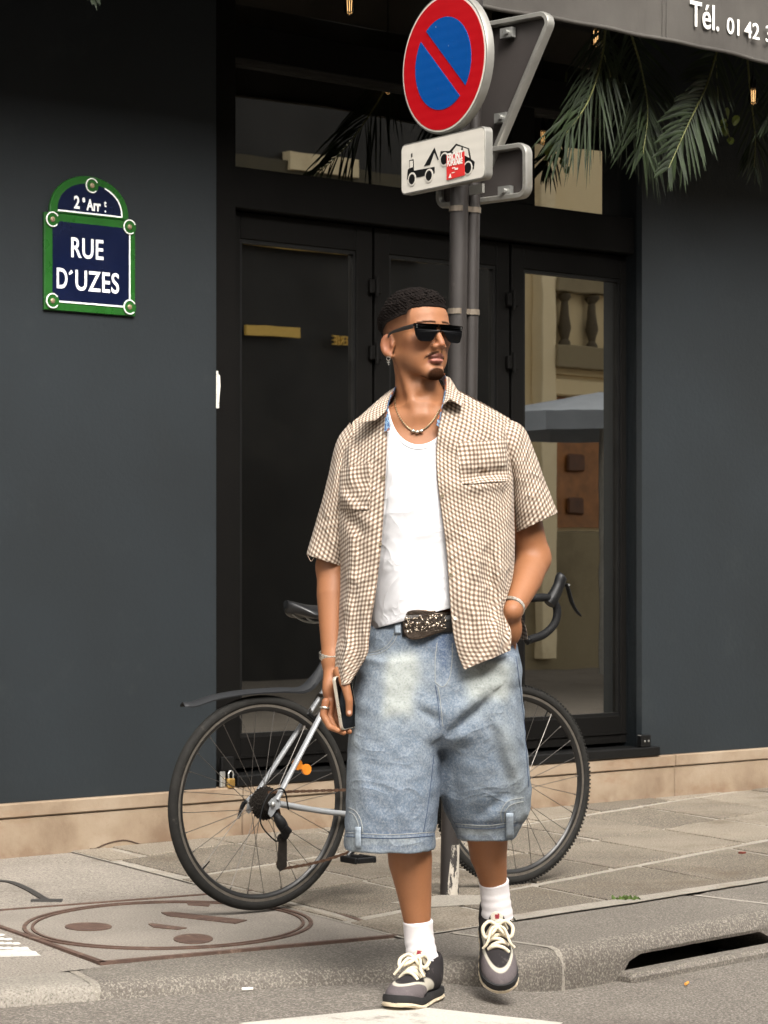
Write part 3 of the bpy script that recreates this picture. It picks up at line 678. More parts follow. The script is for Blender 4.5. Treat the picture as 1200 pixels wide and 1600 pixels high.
ar = arc(cu-.003, .143, zt+.012, .112, 20, .9)[:8]
for a, b in zip(ar[:-1], ar[1:]): strip(a, b, .006, .0172, m)
m.build('white_border', M_ENW, sp)
for (bu, bz) in ((u0+.032, zt-.026), (u1-.030, zt-.024), (u0+.032, zb+.034), (u1-.030, zb+.034), (cu+.003, zt+.118)):
    m = MB(); m.lathe([(.030, 0), (.030, .003), (.0, .0035)], fw(bu, .0165, bz), FN, 24); bo = m.build('boss', M_GREEN, sp)
    m = MB(); a0 = random.uniform(.2, .7); N_ = 26; pts = [fw(bu+.0265*math.cos(a0+k*5.0/N_), .0206, bz+.0265*math.sin(a0+k*5.0/N_)) for k in range(N_+1)]
    m.tube(pts, .0027, 5); m.build('white_ring', M_ENW, bo)
    m = MB(); m.lathe([(.010, 0), (.010, .003), (.006, .006), (0, .0065)], fw(bu, .0195, bz), FN, 14); m.build('screw', plain('old_brass', lin(150,132,108), .45, .5, .2, 80), bo)
def wtext(body, size, pu, pz, xs, bold, par=sp, mat=M_ENW, off=.0172, nm='lettering', sp_=1.0): text_mb(body, size, fw(pu, off, pz), FD, ZV, FN, .0015, xs, bold, 'LEFT', sp_).build(nm, mat, par)
uR, zR = fac(110, 402, .02); wtext('RUE', .106, uR, zR+.003, .76, .0016, sp_=1.06)
uR, zR = fac(88, 451, .02); wtext('D', .108, uR-.001, zR+.004, .66, .0016); uR2, zR2 = fac(117, 454, .02); wtext('UZES', .108, uR2, zR2+.004, .77, .0016, sp_=1.08)
uR, zR = fac(110, 424, .02); m = MB(); m.prism([(uR-.004, zR-.014), (uR+.012, zR-.004), (uR+.006, zR+.006), (uR-.006, zR-.006)], ax, .0015, O+FN*.0172); m.build('lettering', M_ENW, sp)
uR, zR = fac(116, 326, .02); zR += .004; wtext('2', .066, uR, zR-.001, .78, .0018); wtext('e', .034, uR+.037, zR+.026, .8, .0012); wtext('Arr', .060, uR+.058, zR-.003, .70, .0015); wtext('t', .036, uR+.136, zR+.016, .8, .001); wtext('.', .05, uR+.137, zR-.004, .8, .001)
# ================================================================== sign post and its road signs
M_POST = plain('brown_painted_steel', lin(46,42,40), .5, .2, .1, 12, .2, 120, wear=(lin(66,60,57), 16, .6, .72))
M_ALU = plain('sign_aluminium', lin(138,136,130), .4, .55, .1, 20, .06, 100, wear=(lin(122,116,104), 9, .56, .74))
pb = at_depth(702, 1399.5, 7.92); pb.z = 0; PY = pb.y
def post_at(z): return Vector((pb.x+.0145*z*1.0, PY, z))
post = thing('sign_post', pb, 'brown steel sign post standing on the pavement behind the man', 'sign post')
m = MB(); m.tube([post_at(-.03), post_at(1.5), post_at(3.05)], .0305, 20); m.build('pole', M_POST, post, smooth=40)
t_ = NT('bare_paint_patch'); v = t_.pos(); t_.set(Base_Color=t_.mix(t_.step(t_.noise(t_.mapv(v, (1, 1, .35)), 28, 6, .7), .44, .5), lin(46,42,40), lin(170,162,150)), Roughness=.7)
m = MB(); rows = []
for z in np.linspace(.004, .17, 10):
    rows.append([post_at(z)+Vector((.0312*math.cos(a), .0312*math.sin(a), 0)) for a in np.linspace(-1.9+.5*(z/.17), -.1, 10)])
m.grid(rows); m.open = True; m.build('chipped_paint', t_.m, post)
P2 = lambda z: post_at(z)+Vector((.046, .030, 0))
m = MB(); m.tube([P2(.72), P2(2.98)], .0235, 16); m.lathe([(.0235, 0), (.02, .01), (0, .014)], P2(2.98), ZV, 16); m.build('second_pole', M_POST, post, smooth=40)
for zc in (1.0, fac(0, 0)[1]*0+CAMH+(HY-487)/FPX*PY, CAMH+(HY-327)/FPX*PY):
    a, b = post_at(zc), P2(zc); loop = []
    for k in range(12): an = math.radians(60+k*20); loop.append(a+Vector((.034*math.cos(an), .034*math.sin(an), 0)))
    for k in range(12): an = math.radians(-100+k*18); loop.append(b+Vector((.027*math.cos(an), .027*math.sin(an), 0)))
    m = MB(); m.grid([[p-ZV*.009 for p in loop]+[loop[0]-ZV*.009], [p+ZV*.009 for p in loop]+[loop[0]+ZV*.009]]); m.open = True
    m.build('clamp_band', plain('clamp_steel', lin(112,102,90), .45, .4, .2, 30), post)
def sgn_axes(deg, back=False):
    a = math.radians(deg); return Vector((math.cos(a), -math.sin(a), 0)), ZV, Vector((-math.sin(a), -math.cos(a), 0))
X1, Z_, N1 = sgn_axes(54)
def film(name, c, rough=.28):
    t = NT(name); v = t.pos(); w = t.n('TexWave', wave_type='BANDS', bands_direction='Z'); t.put(w.inputs['Vector'], v); w.inputs['Scale'].default_value = 9; w.inputs['Distortion'].default_value = .6
    cc_ = t.mix(t.math('MULTIPLY', w.outputs['Fac'], .14), c, tuple(min(1, x*1.35+.01) for x in c[:3])+(1,))
    cc_ = t.mix(t.step(t.noise(v, 85, 6, .7), .685, .72), cc_, lin(226,218,206)); cc_ = t.mix(t.math('MULTIPLY', t.step(t.noise(v, 12, 6), .5, .8), .25), cc_, tuple(x*.6 for x in c[:3])+(1,))
    t.set(Base_Color=cc_, Roughness=rough, Specular_IOR_Level=.4); return t.m
M_SRED, M_SBLUE, M_SWHITE, M_SBLACK = film('red_film', lin(170,15,24)), film('blue_film', lin(10,72,142)), film('white_film', lin(205,200,190)), plain('black_film', lin(20,20,20), .4)
zc = CAMH+(HY-104)/FPX*7.93; c0 = post_at(zc)+N1*.066; c0.x += -.004
ns = thing('no_parking_sign', c0-ZV*.225, 'round blue and red no parking sign on the post', 'road sign')
m = MB(); m.lathe([(.0, -.004), (.222, -.004), (.222, -.028), (.2275, -.028), (.2285, -.004), (.2265, .001), (.222, .002), (0, .002)], c0, N1, 64); m.build('shell', M_ALU, ns, smooth=40)
m = MB(); m.lathe([(.2215, .0), (.2215, .0008), (.0, .0009)], c0+N1*.0022, N1, 64); m.build('white_rim', M_SWHITE, ns)
m = MB(); m.lathe([(.2155, .0), (.2155, .0008), (0, .0009)], c0+N1*.0034, N1, 64); m.build('red_ring', M_SRED, ns)
m = MB(); R_ = .150; hw = .0205; dv = Vector((.72, -.72)).normalized(); nv = Vector((-dv.y, dv.x))
for sd_ in (1, -1):
    a0 = math.asin(hw/R_); base = math.atan2(nv.y*sd_, nv.x*sd_); poly = []
    for k in range(31): a = base-(math.pi/2-a0)+(math.pi-2*a0)*k/30; poly.append((R_*math.cos(a), R_*math.sin(a)))
    m = MB(); m.prism(poly, (X1, ZV, N1), .0010, c0+N1*.0046); m.build('blue_field', M_SBLUE, ns)
for dz in (.13, -.13):
    m = MB(); m.box(c0-N1*.020+ZV*dz, (.34 if dz < 0 else .30, .018, .030), (X1, N1, ZV)); m.build('mounting_rail', M_ALU, ns)
zc2 = CAMH+(HY-256)/FPX*7.93; c1 = post_at(zc2)+N1*.066; c1.x -= .004
tp = thing('tow_away_plate', c1-ZV*.085, 'white rectangular tow-away plate below the round sign', 'road sign')
m = MB(); m.prism(rrect(.452, .168, .02), (X1, ZV, N1), .030, c1-N1*.028, .0025); m.build('shell', M_ALU, tp, smooth=35)
m = MB(); m.prism(rrect(.442, .158, .017), (X1, ZV, N1), .0008, c1+N1*.0022); m.build('white_face', M_SWHITE, tp)
def pic(polys, name='pictogram', mat=M_SBLACK, off=.0034, d=.0008):
    m = MB()
    for poly in polys: m.prism(poly, (X1, ZV, N1), d, c1+N1*off)
    return m.build(name, mat, tp)
Q = lambda x, y: (((x-398)/530)*.442, -((y-1028-(398-x)*.075)/300)*.158)      # from the enlarged picture of the plate
def qp(*pts): return [Q(*p) for p in pts]
def circ(x, y, r, n=18): cx_, cy_ = Q(x, y); return [(cx_+r*math.cos(2*math.pi*k/n), cy_+r*math.sin(2*math.pi*k/n)) for k in range(n)]
pic([qp((170,1112),(176,1050),(186,1044),(186,992),(214,990),(216,1062),(352,1056),(352,1096),(340,1100),(300,1104),(226,1108))], 'truck_body')
pic([qp((191,999),(208,998),(209,1040),(190,1043))], 'truck_window', M_SWHITE, .0044)
pic([qp((198,975),(206,975),(206,952),(198,952))], 'beacon')
pic([qp((282,1044),(346,944),(352,938),(378,1014),(372,1016),(350,966),(322,1040))], 'crane_jib')
for (x, y) in ((205, 1114), (317, 1106)):
    pic([circ(x, y, .0225)], 'wheel_gap', M_SWHITE, .0043); pic([circ(x, y, .0165)], 'truck_wheel', M_SBLACK, .0052)
pic([qp((386,998),(392,964),(448,972),(490,932),(572,974),(584,1040),(606,1060),(600,1104),(580,1100),(556,1062),(470,1030),(440,1000),(420,1002))], 'car_body')
pic([qp((466,978),(494,946),(524,958),(518,1000))], 'car_window', M_SWHITE, .0044); pic([qp((534,962),(564,978),(572,1030),(540,1010))], 'car_window', M_SWHITE, .0044)
for (x, y) in ((416, 1018), (566, 1092)):
    pic([circ(x, y, .0225)], 'wheel_gap', M_SWHITE, .0043); pic([circ(x, y, .0175)], 'car_wheel', M_SBLACK, .0052)
M_STK = film('red_sticker', lin(205,48,46), .5)
stk = pic([qp((432,998),(546,988),(548,1134),(434,1150))], 'sticker', M_STK, .0062, .0006)
def stx(b, s_, x, y, xs, bold, sh=0): 
    cx_, cy_ = Q(x, y); text_mb(b, s_, c1+N1*.0070+X1*cx_+ZV*cy_, X1, (ZV+X1*sh).normalized(), N1, .0006, xs, bold).build('sticker_text', M_WHITEP, stk)
stx('FRONT', .036, 437, 1036, .70, .0013); stx('POPULAIRE', .026, 437, 1066, .62, .0011); stx('• • •', .016, 470, 1092, .6, .0004)
pic([qp((486,1084),(506,1083),(506,1094),(486,1095))], 'sticker_mark', M_WHITEP, .0070, .0005); pic([qp((446,1140),(458,1112),(464,1138))], 'sticker_mark', M_WHITEP, .0070, .0005); pic([qp((468,1108),(486,1106),(486,1110),(468,1112))], 'sticker_mark', M_WHITEP, .0070, .0005)
m = MB(); m.box(c1-N1*.032, (.20, .018, .03), (X1, N1, ZV)); m.box(post_at(zc2-.09)+Vector((.055, -.03, 0)), (.07, .01, .03), (X1, N1, ZV)); m.build('mounting_rail', M_ALU, tp)
# two signs turned away, seen from behind
X2, _, N2 = sgn_axes(42)
def round_poly(pts, r, n=6):
    out = []; k = len(pts)
    for i in range(k):
        p, a, b = Vector(pts[i]), Vector(pts[i-1]), Vector(pts[(i+1) % k]); da, db = (a-p).normalized(), (b-p).normalized(); ang = da.angle(db); L = r/math.tan(ang/2)
        c = p+(da+db).normalized()*(r/math.sin(ang/2)); s, e = p+da*L-c, p+db*L-c
        for q in range(n+1): f = q/n; w = (s*(1-f)+e*f).normalized()*r; out.append(((c+w).x, (c+w).y))
    return out
def back_sign(name, poly, ctr, label, extra):
    t_ = thing(name, ctr+ZV*min(p[1] for p in poly), label, 'road sign', None)
    m = MB(); m.prism(poly, (X2, ZV, N2), .003, ctr-N2*.014); m.build('panel', plain('sign_back', lin(66,61,59), .55, .25, .12, 8, wear=(lin(70,62,58), 7, .55, .75)), t_)
    m = MB(); pl = [ctr+X2*p[0]+ZV*p[1] for p in poly]; n = len(pl); cx_ = sum((p for p in pl), Vector())/n; rows = []
    ins = []
    for i in range(n):
        a, b = Vector(poly[i-1]), Vector(poly[(i+1) % n]); d = (b-a).normalized(); ins.append(Vector((-d.y, d.x)))
    if sum(ins[i].dot(Vector(poly[i])) for i in range(n)) > 0: ins = [-q for q in ins]
    for (w, h) in ((-.002, -.016), (-.004, .010), (.000, .017), (.012, .018), (.016, .014), (.016, -.008)):
        rows.append([ctr+X2*(poly[i][0]+ins[i].x*w)+ZV*(poly[i][1]+ins[i].y*w)+N2*h for i in range(n)])
    m.grid(rows, closed=True); m.open = True; m.build('rim', M_ALU, t_, smooth=45)
    for (bx_, bz_) in extra:
        m = MB(); m.box(ctr+X2*bx_+ZV*bz_+N2*.006, (.05, .02, .032), (X2, N2, ZV)); m.tube([ctr+X2*(bx_+.006)+ZV*bz_+N2*.01, ctr+X2*(bx_+.006)+ZV*bz_+N2*.03], .008, 8); m.build('bracket', M_STEEL, t_)
    return t_
ztop = CAMH+(HY-37)/FPX*7.98; s = .300; tri = round_poly([(-s, 0), (s, 0), (0, -s*1.732)], .035)
back_sign('triangular_sign', tri, P2(ztop)-N2*.050, 'triangular road sign seen from behind, point down, right of the post', [(.10, -.045), (.075, -.32)])
zc3 = CAMH+(HY-275)/FPX*7.98; back_sign('small_sign_plate', rrect(.385, .175, .035), P2(zc3)-N2*.050, 'small rounded plate seen from behind, under the triangular sign', [(.10, -.06)])
# ================================================================== awning
VO = .90; zv = 3.235
aw = thing('awning', fw(2, VO, zv), 'grey cloth awning with white telephone lettering above the doors', 'awning')
t = NT('awning_canvas'); v = t.pos(); w1 = t.noise(v, 420, 2); c = t.ramp(t.noise(v, 2.5, 6), [(.3, lin(58,55,52)), (.7, lin(74,71,67))]); c = t.mix(t.math('MULTIPLY', t.step(t.noise(t.mapv(v, (6, 6, 1)), 3, 7, .7), .5, .8), .4), c, lin(46,43,40))
t.set(Base_Color=c, Roughness=.85, Specular_IOR_Level=.2); t.bump(t.math('ADD', t.math('MULTIPLY', w1, .25), t.noise(v, 7, 3)), .35, .008); M_AWN = t.m
us = np.arange(-4.5, 9.01, .05); rows = []
for zz_ in np.linspace(0, .42, 10):
    rows.append([fw(u, VO+.008*math.sin(u*7+zz_*5)*(1-zz_*1.5)+.006*math.sin(u*17.3)*(1-zz_/.42), zv+zz_+(.006*math.sin(u*3.1) if zz_ == 0 else 0)) for u in us])
m = MB(); m.grid(rows); m.open = True; val = m.build('valance', M_AWN, aw, smooth=180)
m = MB(); m.tube([fw(u, VO+.008*math.sin(u*7)+.006*math.sin(u*17.3)-.002, zv+.004+.006*math.sin(u*3.1)) for u in us], .009, 6); m.build('hem', M_AWN, aw, smooth=60)
m = MB(); rows = []
for f in np.linspace(0, 1, 8): rows.append([fw(u, VO-.002-(VO+.0)*f, zv+.42+.75*f-.03*math.sin(math.pi*f)) for u in np.arange(-4.5, 9.01, .5)])
m.grid(rows); m.open = True; m.build('canopy', M_AWN, aw, smooth=180)
for ss in (fac(1034, 40, VO)[0], fac(1034, 40, VO)[0]-1.15, fac(1034, 40, VO)[0]+1.15):
    for q in (0, .022):
        m = MB(); m.tube([fw(ss+q, VO+.008*math.sin((ss+q)*7)+.006*math.sin((ss+q)*17.3)+.004, zv+.01), fw(ss+q, VO+.006, zv+.41)], .0022, 5); m.build('seam', M_AWN, aw)
M_AWTXT = plain('white_screen_print', lin(228,226,220), .7, 0, .05, 40)
uT, zT = fac(1074, 45, VO); uT2, zT2 = fac(1130, 49, VO); uT3, zT3 = fac(1197, 70, VO); zT = (zT+zT2+zT3)/3
text_mb('Tél.', .150, fw(uT, VO+.014, zT+.006), FD, ZV, FN, .002, .80, .0008).build('lettering', M_AWTXT, aw)
adv = 0.0
for grp in ('01', '42', '33'):
    tm = text_mb(grp, .098, fw(uT2+.004+adv, VO+.014, zT+.004), FD, ZV, FN, .002, 1.0, .0003); us_ = [(Vector(q)-FO).dot(FD) for q in tm.v]; tm.build('lettering', M_AWTXT, aw); adv += max(us_)-min(us_)+.036
# ================================================================== palm fronds hung under the awning
M_PALM = None; t = NT('palm_leaf'); v = t.pos(); rnd = t.n('ObjectInfo').outputs['Random']
c = t.ramp(t.noise(v, 12, 3), [(.3, lin(18,26,11)), (.7, lin(34,46,20))]); t.set(Base_Color=c, Roughness=.5, Specular_IOR_Level=.4); M_PALM = t.m
M_STEM = plain('palm_stem', lin(92,94,52), .6, 0, .2, 30)
def frond(pix, off, Ls, label, n=34, spread=(55, 25), side=(1, 1), wid=.0085, droop=.35, curl=0.0):
    pts = [fw(*((lambda q: (q[0], o, q[1]))(fac(p[0], p[1], o)))) for p, o in zip(pix, np.linspace(off[0], off[1], len(pix)))]
    S = spline(pts, n); root = thing('palm_frond', Vector(S[0]), label, 'palm frond', 'palm fronds under the awning')
    m = MB(); m.tube(S, list(np.linspace(.006, .0015, n)), 6); m.build('stem', M_STEM, root, smooth=60); m = MB()
    for i in range(2, n):
        T = Vector(S[min(i+1, n-1)]-S[i-1]).normalized(); side_v = T.cross(FN).normalized(); f = i/(n-1)
        L0 = Ls*(.55+.45*math.sin(math.pi*min(1, f*.8+.15)))*(1 if f < .85 else .75); ang = math.radians(spread[0]*(1-f)+spread[1]*f)
        for sd_, en in ((1, side[0]), (-1, side[1])):
            if not en: continue
            L = L0*random.uniform(.85, 1.12)*en; d = (T*math.cos(ang)+side_v*sd_*math.sin(ang)+FN*random.uniform(-.35, .35)).normalized(); p = Vector(S[i]); q = []
            nrm = d.cross(FN).normalized(); w = wid*random.uniform(.8, 1.2); seg = 6
            for k in range(seg+1):
                g = k/seg; c_ = p+d*L*g-ZV*(droop*L*g*g)+nrm*(curl*L*g*g*sd_); ww = w*(math.sin(math.pi*min(1, g*.92+.08)))**.7+.0004; q.append((c_+nrm*ww, c_+FN*.25*ww, c_-nrm*ww))
            b = len(m.v); vs_ = [x for tr in q for x in tr]; fs_ = []
            for k in range(seg): fs_ += [(3*k, 3*k+1, 3*k+4, 3*k+3), (3*k+1, 3*k+2, 3*k+5, 3*k+4)]
            m.add(vs_, fs_)
    m.open = True; stuff(m.build('leaflets', M_PALM, root, smooth=60)); return root
frond([(948,20),(940,90),(918,160),(872,225)], (.55, .75), .29, 'leftmost palm frond, leaflets fanning down to the left by the triangular sign', 34, (40, 18), (1, 1), .0052, .35)
frond([(975,20),(1000,100),(1012,170),(1005,240)], (.45, .6), .28, 'palm frond with long arched leaflets, second from the left', 34, (62, 30), (1, 1), .0062, .4)
frond([(1128,50),(1105,130),(1075,195),(1045,262)], (.6, .72), .20, 'large feather-like palm frond in the middle under the awning', 36, (62, 34), (1, 1), .0078, .25)
frond([(1165,50),(1172,140),(1180,215),(1178,262)], (.2, .25), .17, 'dark palm frond at the right edge behind the hanging bulb', 28, (55, 30), (1, 1), .006, .3)
frond([(930,30),(955,120),(985,185),(1030,225)], (.3, .4), .20, 'dark palm frond behind the others under the awning', 30, (60, 30), (1, 1), .006, .35)
frond([(1215,40),(1212,130),(1205,180),(1203,200)], (.55, .6), .14, 'palm frond tip cut by the right edge of the picture', 24, (50, 30), (1, 1), .0065, .3)
frond([(160,-90),(150,-50),(144,-25),(140,-6)], (.6, .7), .07, 'palm frond tip hanging over the left wall at the top', 22, (50, 30), (1, 1), .006, .3)
vine = thing('vine_sprig', fw(*(lambda q: (q[0], .4, q[1]))(fac(1125, 215, .4))), 'small sprig of round yellowish leaves between the fronds and the right bulb', 'vine'); m = MB()
for (px, py, r) in ((1128,180,.035), (1120,197,.025), (1135,205,.028), (1142,220,.022), (1125,192,.02), (1112,188,.03), (1140,190,.028)):
    u, z = fac(px, py, .4); c_ = fw(u, .4+random.uniform(-.04, .04), z); n_ = (FN+Vector((random.uniform(-.6, .6), random.uniform(-.6, .6), random.uniform(-.3, .6)))).normalized(); X = n_.orthogonal().normalized(); Y = n_.cross(X)
    m.add([c_]+[c_+X*r*math.cos(a)+Y*r*.8*math.sin(a)+n_*.004*math.cos(2*a) for a in np.linspace(0, 2*math.pi, 11)[:-1]], [(0, 1+k, 1+(k+1) % 10) for k in range(10)])
m.open = True; m.build('leaves', plain('vine_leaf', lin(104,120,48), .5, 0, .2, 60), vine); m = MB(); u, z = fac(1118, 100, .4); m.tube(spline([fw(u, .4, z+.1)]+[fw(*(lambda q: (q[0], .4, q[1]))(fac(*p, .4))) for p in ((1122,150),(1128,180),(1142,220))], 12), .002, 5); m.build('stem', M_STEM, vine)
# ================================================================== string-light bulbs
M_BULB = glass_mat('bulb_glass', (.86, .82, .74, 1), 1.5)
t = NT('filament'); t.set(Base_Color=lin(230,160,90), Emission_Color=(1, .62, .28, 1), Emission_Strength=.7); M_FIL = t.m
for (px, py, hpx, lab) in ((1177, 149, 33, 'hanging filament bulb at the right under the awning'), (931, 57, 22, 'hanging filament bulb half hidden at the awning edge by the palm'), (546, 6, 26, 'hanging filament bulb at the top above the left doors')):
    u, z = fac(px, py, .55); r = .021; c_ = fw(u, .55, z); bu_ = thing('filament_bulb', c_-ZV*.05, lab, 'light bulb', 'string-light bulbs')
    m = MB(); m.lathe([(.0, -.045), (.010, -.041), (.019, -.030), (r+.001, -.014), (.018, .006), (.012, .024), (.010, .034)], c_, ZV, 18); m.open = True; m.build('glass', M_BULB, bu_, smooth=60)
    m = MB(); m.lathe([(.014, .030), (.015, .036), (.015, .066), (.010, .074), (.005, .09)], c_, ZV, 14); m.build('socket', M_BLACK, bu_, smooth=40)
    m = MB()
    for k in range(4): a = k*1.57; m.tube([c_+Vector((.007*math.cos(a), .007*math.sin(a), -.028)), c_+Vector((.009*math.cos(a), .009*math.sin(a), .022))], .0011, 4)
    m.build('filament', M_FIL, bu_); m = MB(); m.tube([c_+ZV*.088, c_+ZV*.45], .0028, 6); m.build('cord', M_BLACK, bu_)
# ================================================================== bicycle leaning on the post
RW = .336
BR = at_depth(407, 1262, 7.56); BF = at_depth(802, 1226, 8.17); BR.z = BF.z = .342
BANG = math.atan2(BF.y-BR.y, BF.x-BR.x); WB = math.hypot(BF.y-BR.y, BF.x-BR.x)
BD = Vector((math.cos(BANG), math.sin(BANG), 0)); BL = Vector((-math.sin(BANG), math.cos(BANG), 0))
bike = thing('bicycle', (BR.x, BR.y, .006), 'black and silver drop-bar bicycle leaning against the sign post behind the man', 'bicycle', None, BANG)
def bl(px, py, y=0.0):                                   # photo pixel -> bike plane (x forward, y away from camera, z)
    k = (px-CX)/FPX; o = BR+BL*y; x = (k*o.y-o.x)/(BD.x-k*BD.y); Y = o.y+x*BD.y
    return Vector((x, y, CAMH-(py-HY)/FPX*Y-.006))
M_TYRE = plain('tyre_rubber', lin(32,31,29), .8, 0, .2, 40, .3, 160, .002, wear=(lin(66,62,57), 30, .58, .75), Specular_IOR_Level=.2)
M_RIM = plain('black_rim', lin(34,33,32), .35, .3, .15, 30); M_RIMB = plain('brake_track', lin(112,106,98), .4, .6, .15, 60)
M_SPOKE = plain('steel_spoke', lin(96,92,88), .4, .8, .1, 50); M_SILV = plain('silver_frame_paint', lin(140,142,144), .35, .1, .06, 10, wear=(lin(112,104,96), 26, .62, .7))
M_BLK = plain('black_frame_paint', lin(26,26,27), .35, 0, .15, 20); M_PLAS = plain('black_plastic', lin(12,12,13), .5, 0, .15, 40, .15, 200, Specular_IOR_Level=.3)
M_MUD = plain('matt_mudguard', lin(32,33,35), .6, 0, .08, 20, Specular_IOR_Level=.25); M_RSTCH = plain('rusty_chain', lin(84,62,48), .6, .5, .3, 120)
M_DRV = plain('dark_drivetrain', lin(44,40,36), .5, .6, .25, 80); M_TAPE = plain('bar_tape', lin(15,15,16), .7, 0, .12, 30, .3, 300, .001, Specular_IOR_Level=.2)
M_REFL = plain('amber_reflector', lin(206,122,38), .2, 0, .12, 60); M_LEATH = plain('saddle_cover', lin(18,18,19), .38, 0, .15, 30, .1, 200)
HZ = RW
def wheel(x, y0, knobby, nm):
    w = bpy.data.objects.new('wheel', None); link(w, bike); w.location = (x, y0, HZ); w.empty_display_size = .05
    Yx = Vector((0, 1, 0)); tw = .0165
    m = MB(); prof = []
    for k in range(17):
        a = -2.35+4.7*k/16; prof.append((RW-tw+tw*math.cos(a)*1.0, tw*.95*math.sin(a)))
    m.lathe(prof, (0,0,0), Yx, 96, closed=True); ty = m.build('tyre', M_TYRE, w, smooth=60, local=True)
    if knobby:
        m = MB()
        for k in range(150):
            for (yy, ro) in ((-.009, .0), (.009, .0), (0, .002)):
                a = 2*math.pi*(k+(.5 if yy == 0 else 0))/150; er = Vector((math.cos(a), 0, math.sin(a))); et = Vector((-math.sin(a), 0, math.cos(a)))
                m.box(er*(RW-.0015+ro)+Yx*yy, (.006, .006, .007), (er, et, Yx))
        stuff(m.build('tread_knobs', M_TYRE, ty, local=True))
    ri = RW-.0325
    m = MB(); m.lathe([(ri+.006, -.0095), (ri+.004, .0), (ri+.006, .0095), (ri-.005, .0090), (ri-.014, .0055), (ri-.018, 0), (ri-.014, -.0055), (ri-.005, -.0090)], (0,0,0), Yx, 96, closed=True); rim = m.build('rim', M_RIM, w, smooth=35, local=True)
    for sd_ in (-1, 1):
        m = MB(); m.lathe([(ri+.0055, sd_*.0096), (ri+.0055, sd_*.0102), (ri-.0040, sd_*.0098), (ri-.0040, sd_*.0090)], (0,0,0), Yx, 96, closed=True); m.build('brake_track', M_RIMB, rim, local=True)
    m = MB(); m.lathe([(.0, -.055), (.007, -.055), (.007, -.036), (.021, -.034), (.022, -.030), (.012, -.026), (.011, .026), (.022, .030), (.021, .034), (.007, .036), (.007, .055), (0, .055)], (0,0,0), Yx, 20); m.build('hub', M_DRV, w, smooth=40, local=True)
    m = MB(); n = 28
    for k in range(n):
        a = 2*math.pi*k/n+.05; sd_ = 1 if k % 2 else -1; cr = (1 if (k//2) % 2 else -1)*1.05; b = a+cr
        p0 = Vector((.019*math.cos(b), sd_*.032, .019*math.sin(b))); p1 = Vector(((ri-.012)*math.cos(a), sd_*.002, (ri-.012)*math.sin(a)))
        m.tube([p0, p1], .00115, 5); m.tube([p1*.952, p1], .0021, 5)
    stuff(m.build('spokes', M_SPOKE, w, local=True))
    m = MB(); a = math.radians(58 if knobby else 222); er = Vector((math.cos(a), 0, math.sin(a))); m.tube([er*(ri-.016), er*(ri-.05)], [.003, .0022], 6); m.build('valve', M_BLACK, w, local=True)
    return w
rw = wheel(0, 0, False, 'rear'); fwh = wheel(WB, 0, True, 'front')
# amber spoke reflector on the rear wheel
p = bl(468, 1198); p = Vector((p.x, -.012, p.z-HZ)); ln = Vector((.5, 0, -.25)).normalized(); m = MB()
for s_ in (-1, 1):
    m.lathe([(.0, -.005), (.017, -.005), (.018, 0), (.017, .005), (0, .005)], p+ln*.019*s_, YV, 14)
m.box(p, (.03, .008, .016), (ln, YV, ln.cross(YV))); m.build('reflector', M_REFL, rw, local=True)
# frame
BBp = Vector((.415, 0, HZ-.065)); ST = bl(527, 1032); SEATT = Vector((.30, 0, .80)); HT = Vector((WB-.145, 0, .83)); HB = Vector((WB-.10, 0, .70))
sdv = (SEATT-BBp).normalized()
m = MB(); m.tube([BBp, SEATT], .0155, 14); m.tube([SEATT-sdv*.03, HT-Vector((0,0,.02))], .0145, 14); m.tube([BBp, HB+Vector((-.008,0,.02))], .0185, 14); m.tube([HT+Vector((-.006,0,.02)), HB-Vector((-.006,0,.02))], .0205, 16)
m.lathe([(.021, -.036), (.021, .036)], BBp, YV, 18); m.build('frame', M_BLK, bike, smooth=40, local=True)
for y in (-.062, .062):
    dr = Vector((.0, y, HZ)); q = Vector((.018, y, HZ+.012))
    m = MB(); top = SEATT-sdv*.055+Vector((0, math.copysign(.018, y), 0)); mid = (q+top)/2
    m.tube(spline([q, mid, top], 14), [(.0075, .011)]*14, 10); m.build('seat_stay', M_SILV, bike, smooth=50, local=True)
    m = MB(); m.tube(spline([q+Vector((.012, 0, -.012)), Vector((.2, math.copysign(.055, y), HZ-.035)), BBp+Vector((-.01, math.copysign(.025, y), 0))], 12), [(.009, .008)]*12, 10); m.build('chain_stay', M_SILV, bike, smooth=50, local=True)
    m = MB(); m.prism([(-.012, .004), (.0, .016), (.02, .026), (.03, .012), (.034, -.012), (.016, -.018), (.004, -.034), (-.004, -.04), (-.012, -.03), (-.006, -.008)], (XV, ZV, YV), .006, dr-YV*.003); m.build('dropout', M_SILV, bike, local=True)
    m = MB(); m.lathe([(.008, 0), (.008, math.copysign(.008, y)), (.004, math.copysign(.012, y))], dr+YV*math.copysign(.004, y), YV, 12); m.build('axle_nut', M_STEEL, bike, local=True)
m = MB(); m.tube([SEATT-sdv*.02, SEATT+sdv*.105], .0135, 14); m.build('seat_post', M_BLK, bike, smooth=40, local=True)
m = MB(); m.lathe([(.02, -.012), (.021, 0), (.02, .012)], SEATT, sdv, 16); m.build('seat_clamp', M_BLK, bike, local=True)
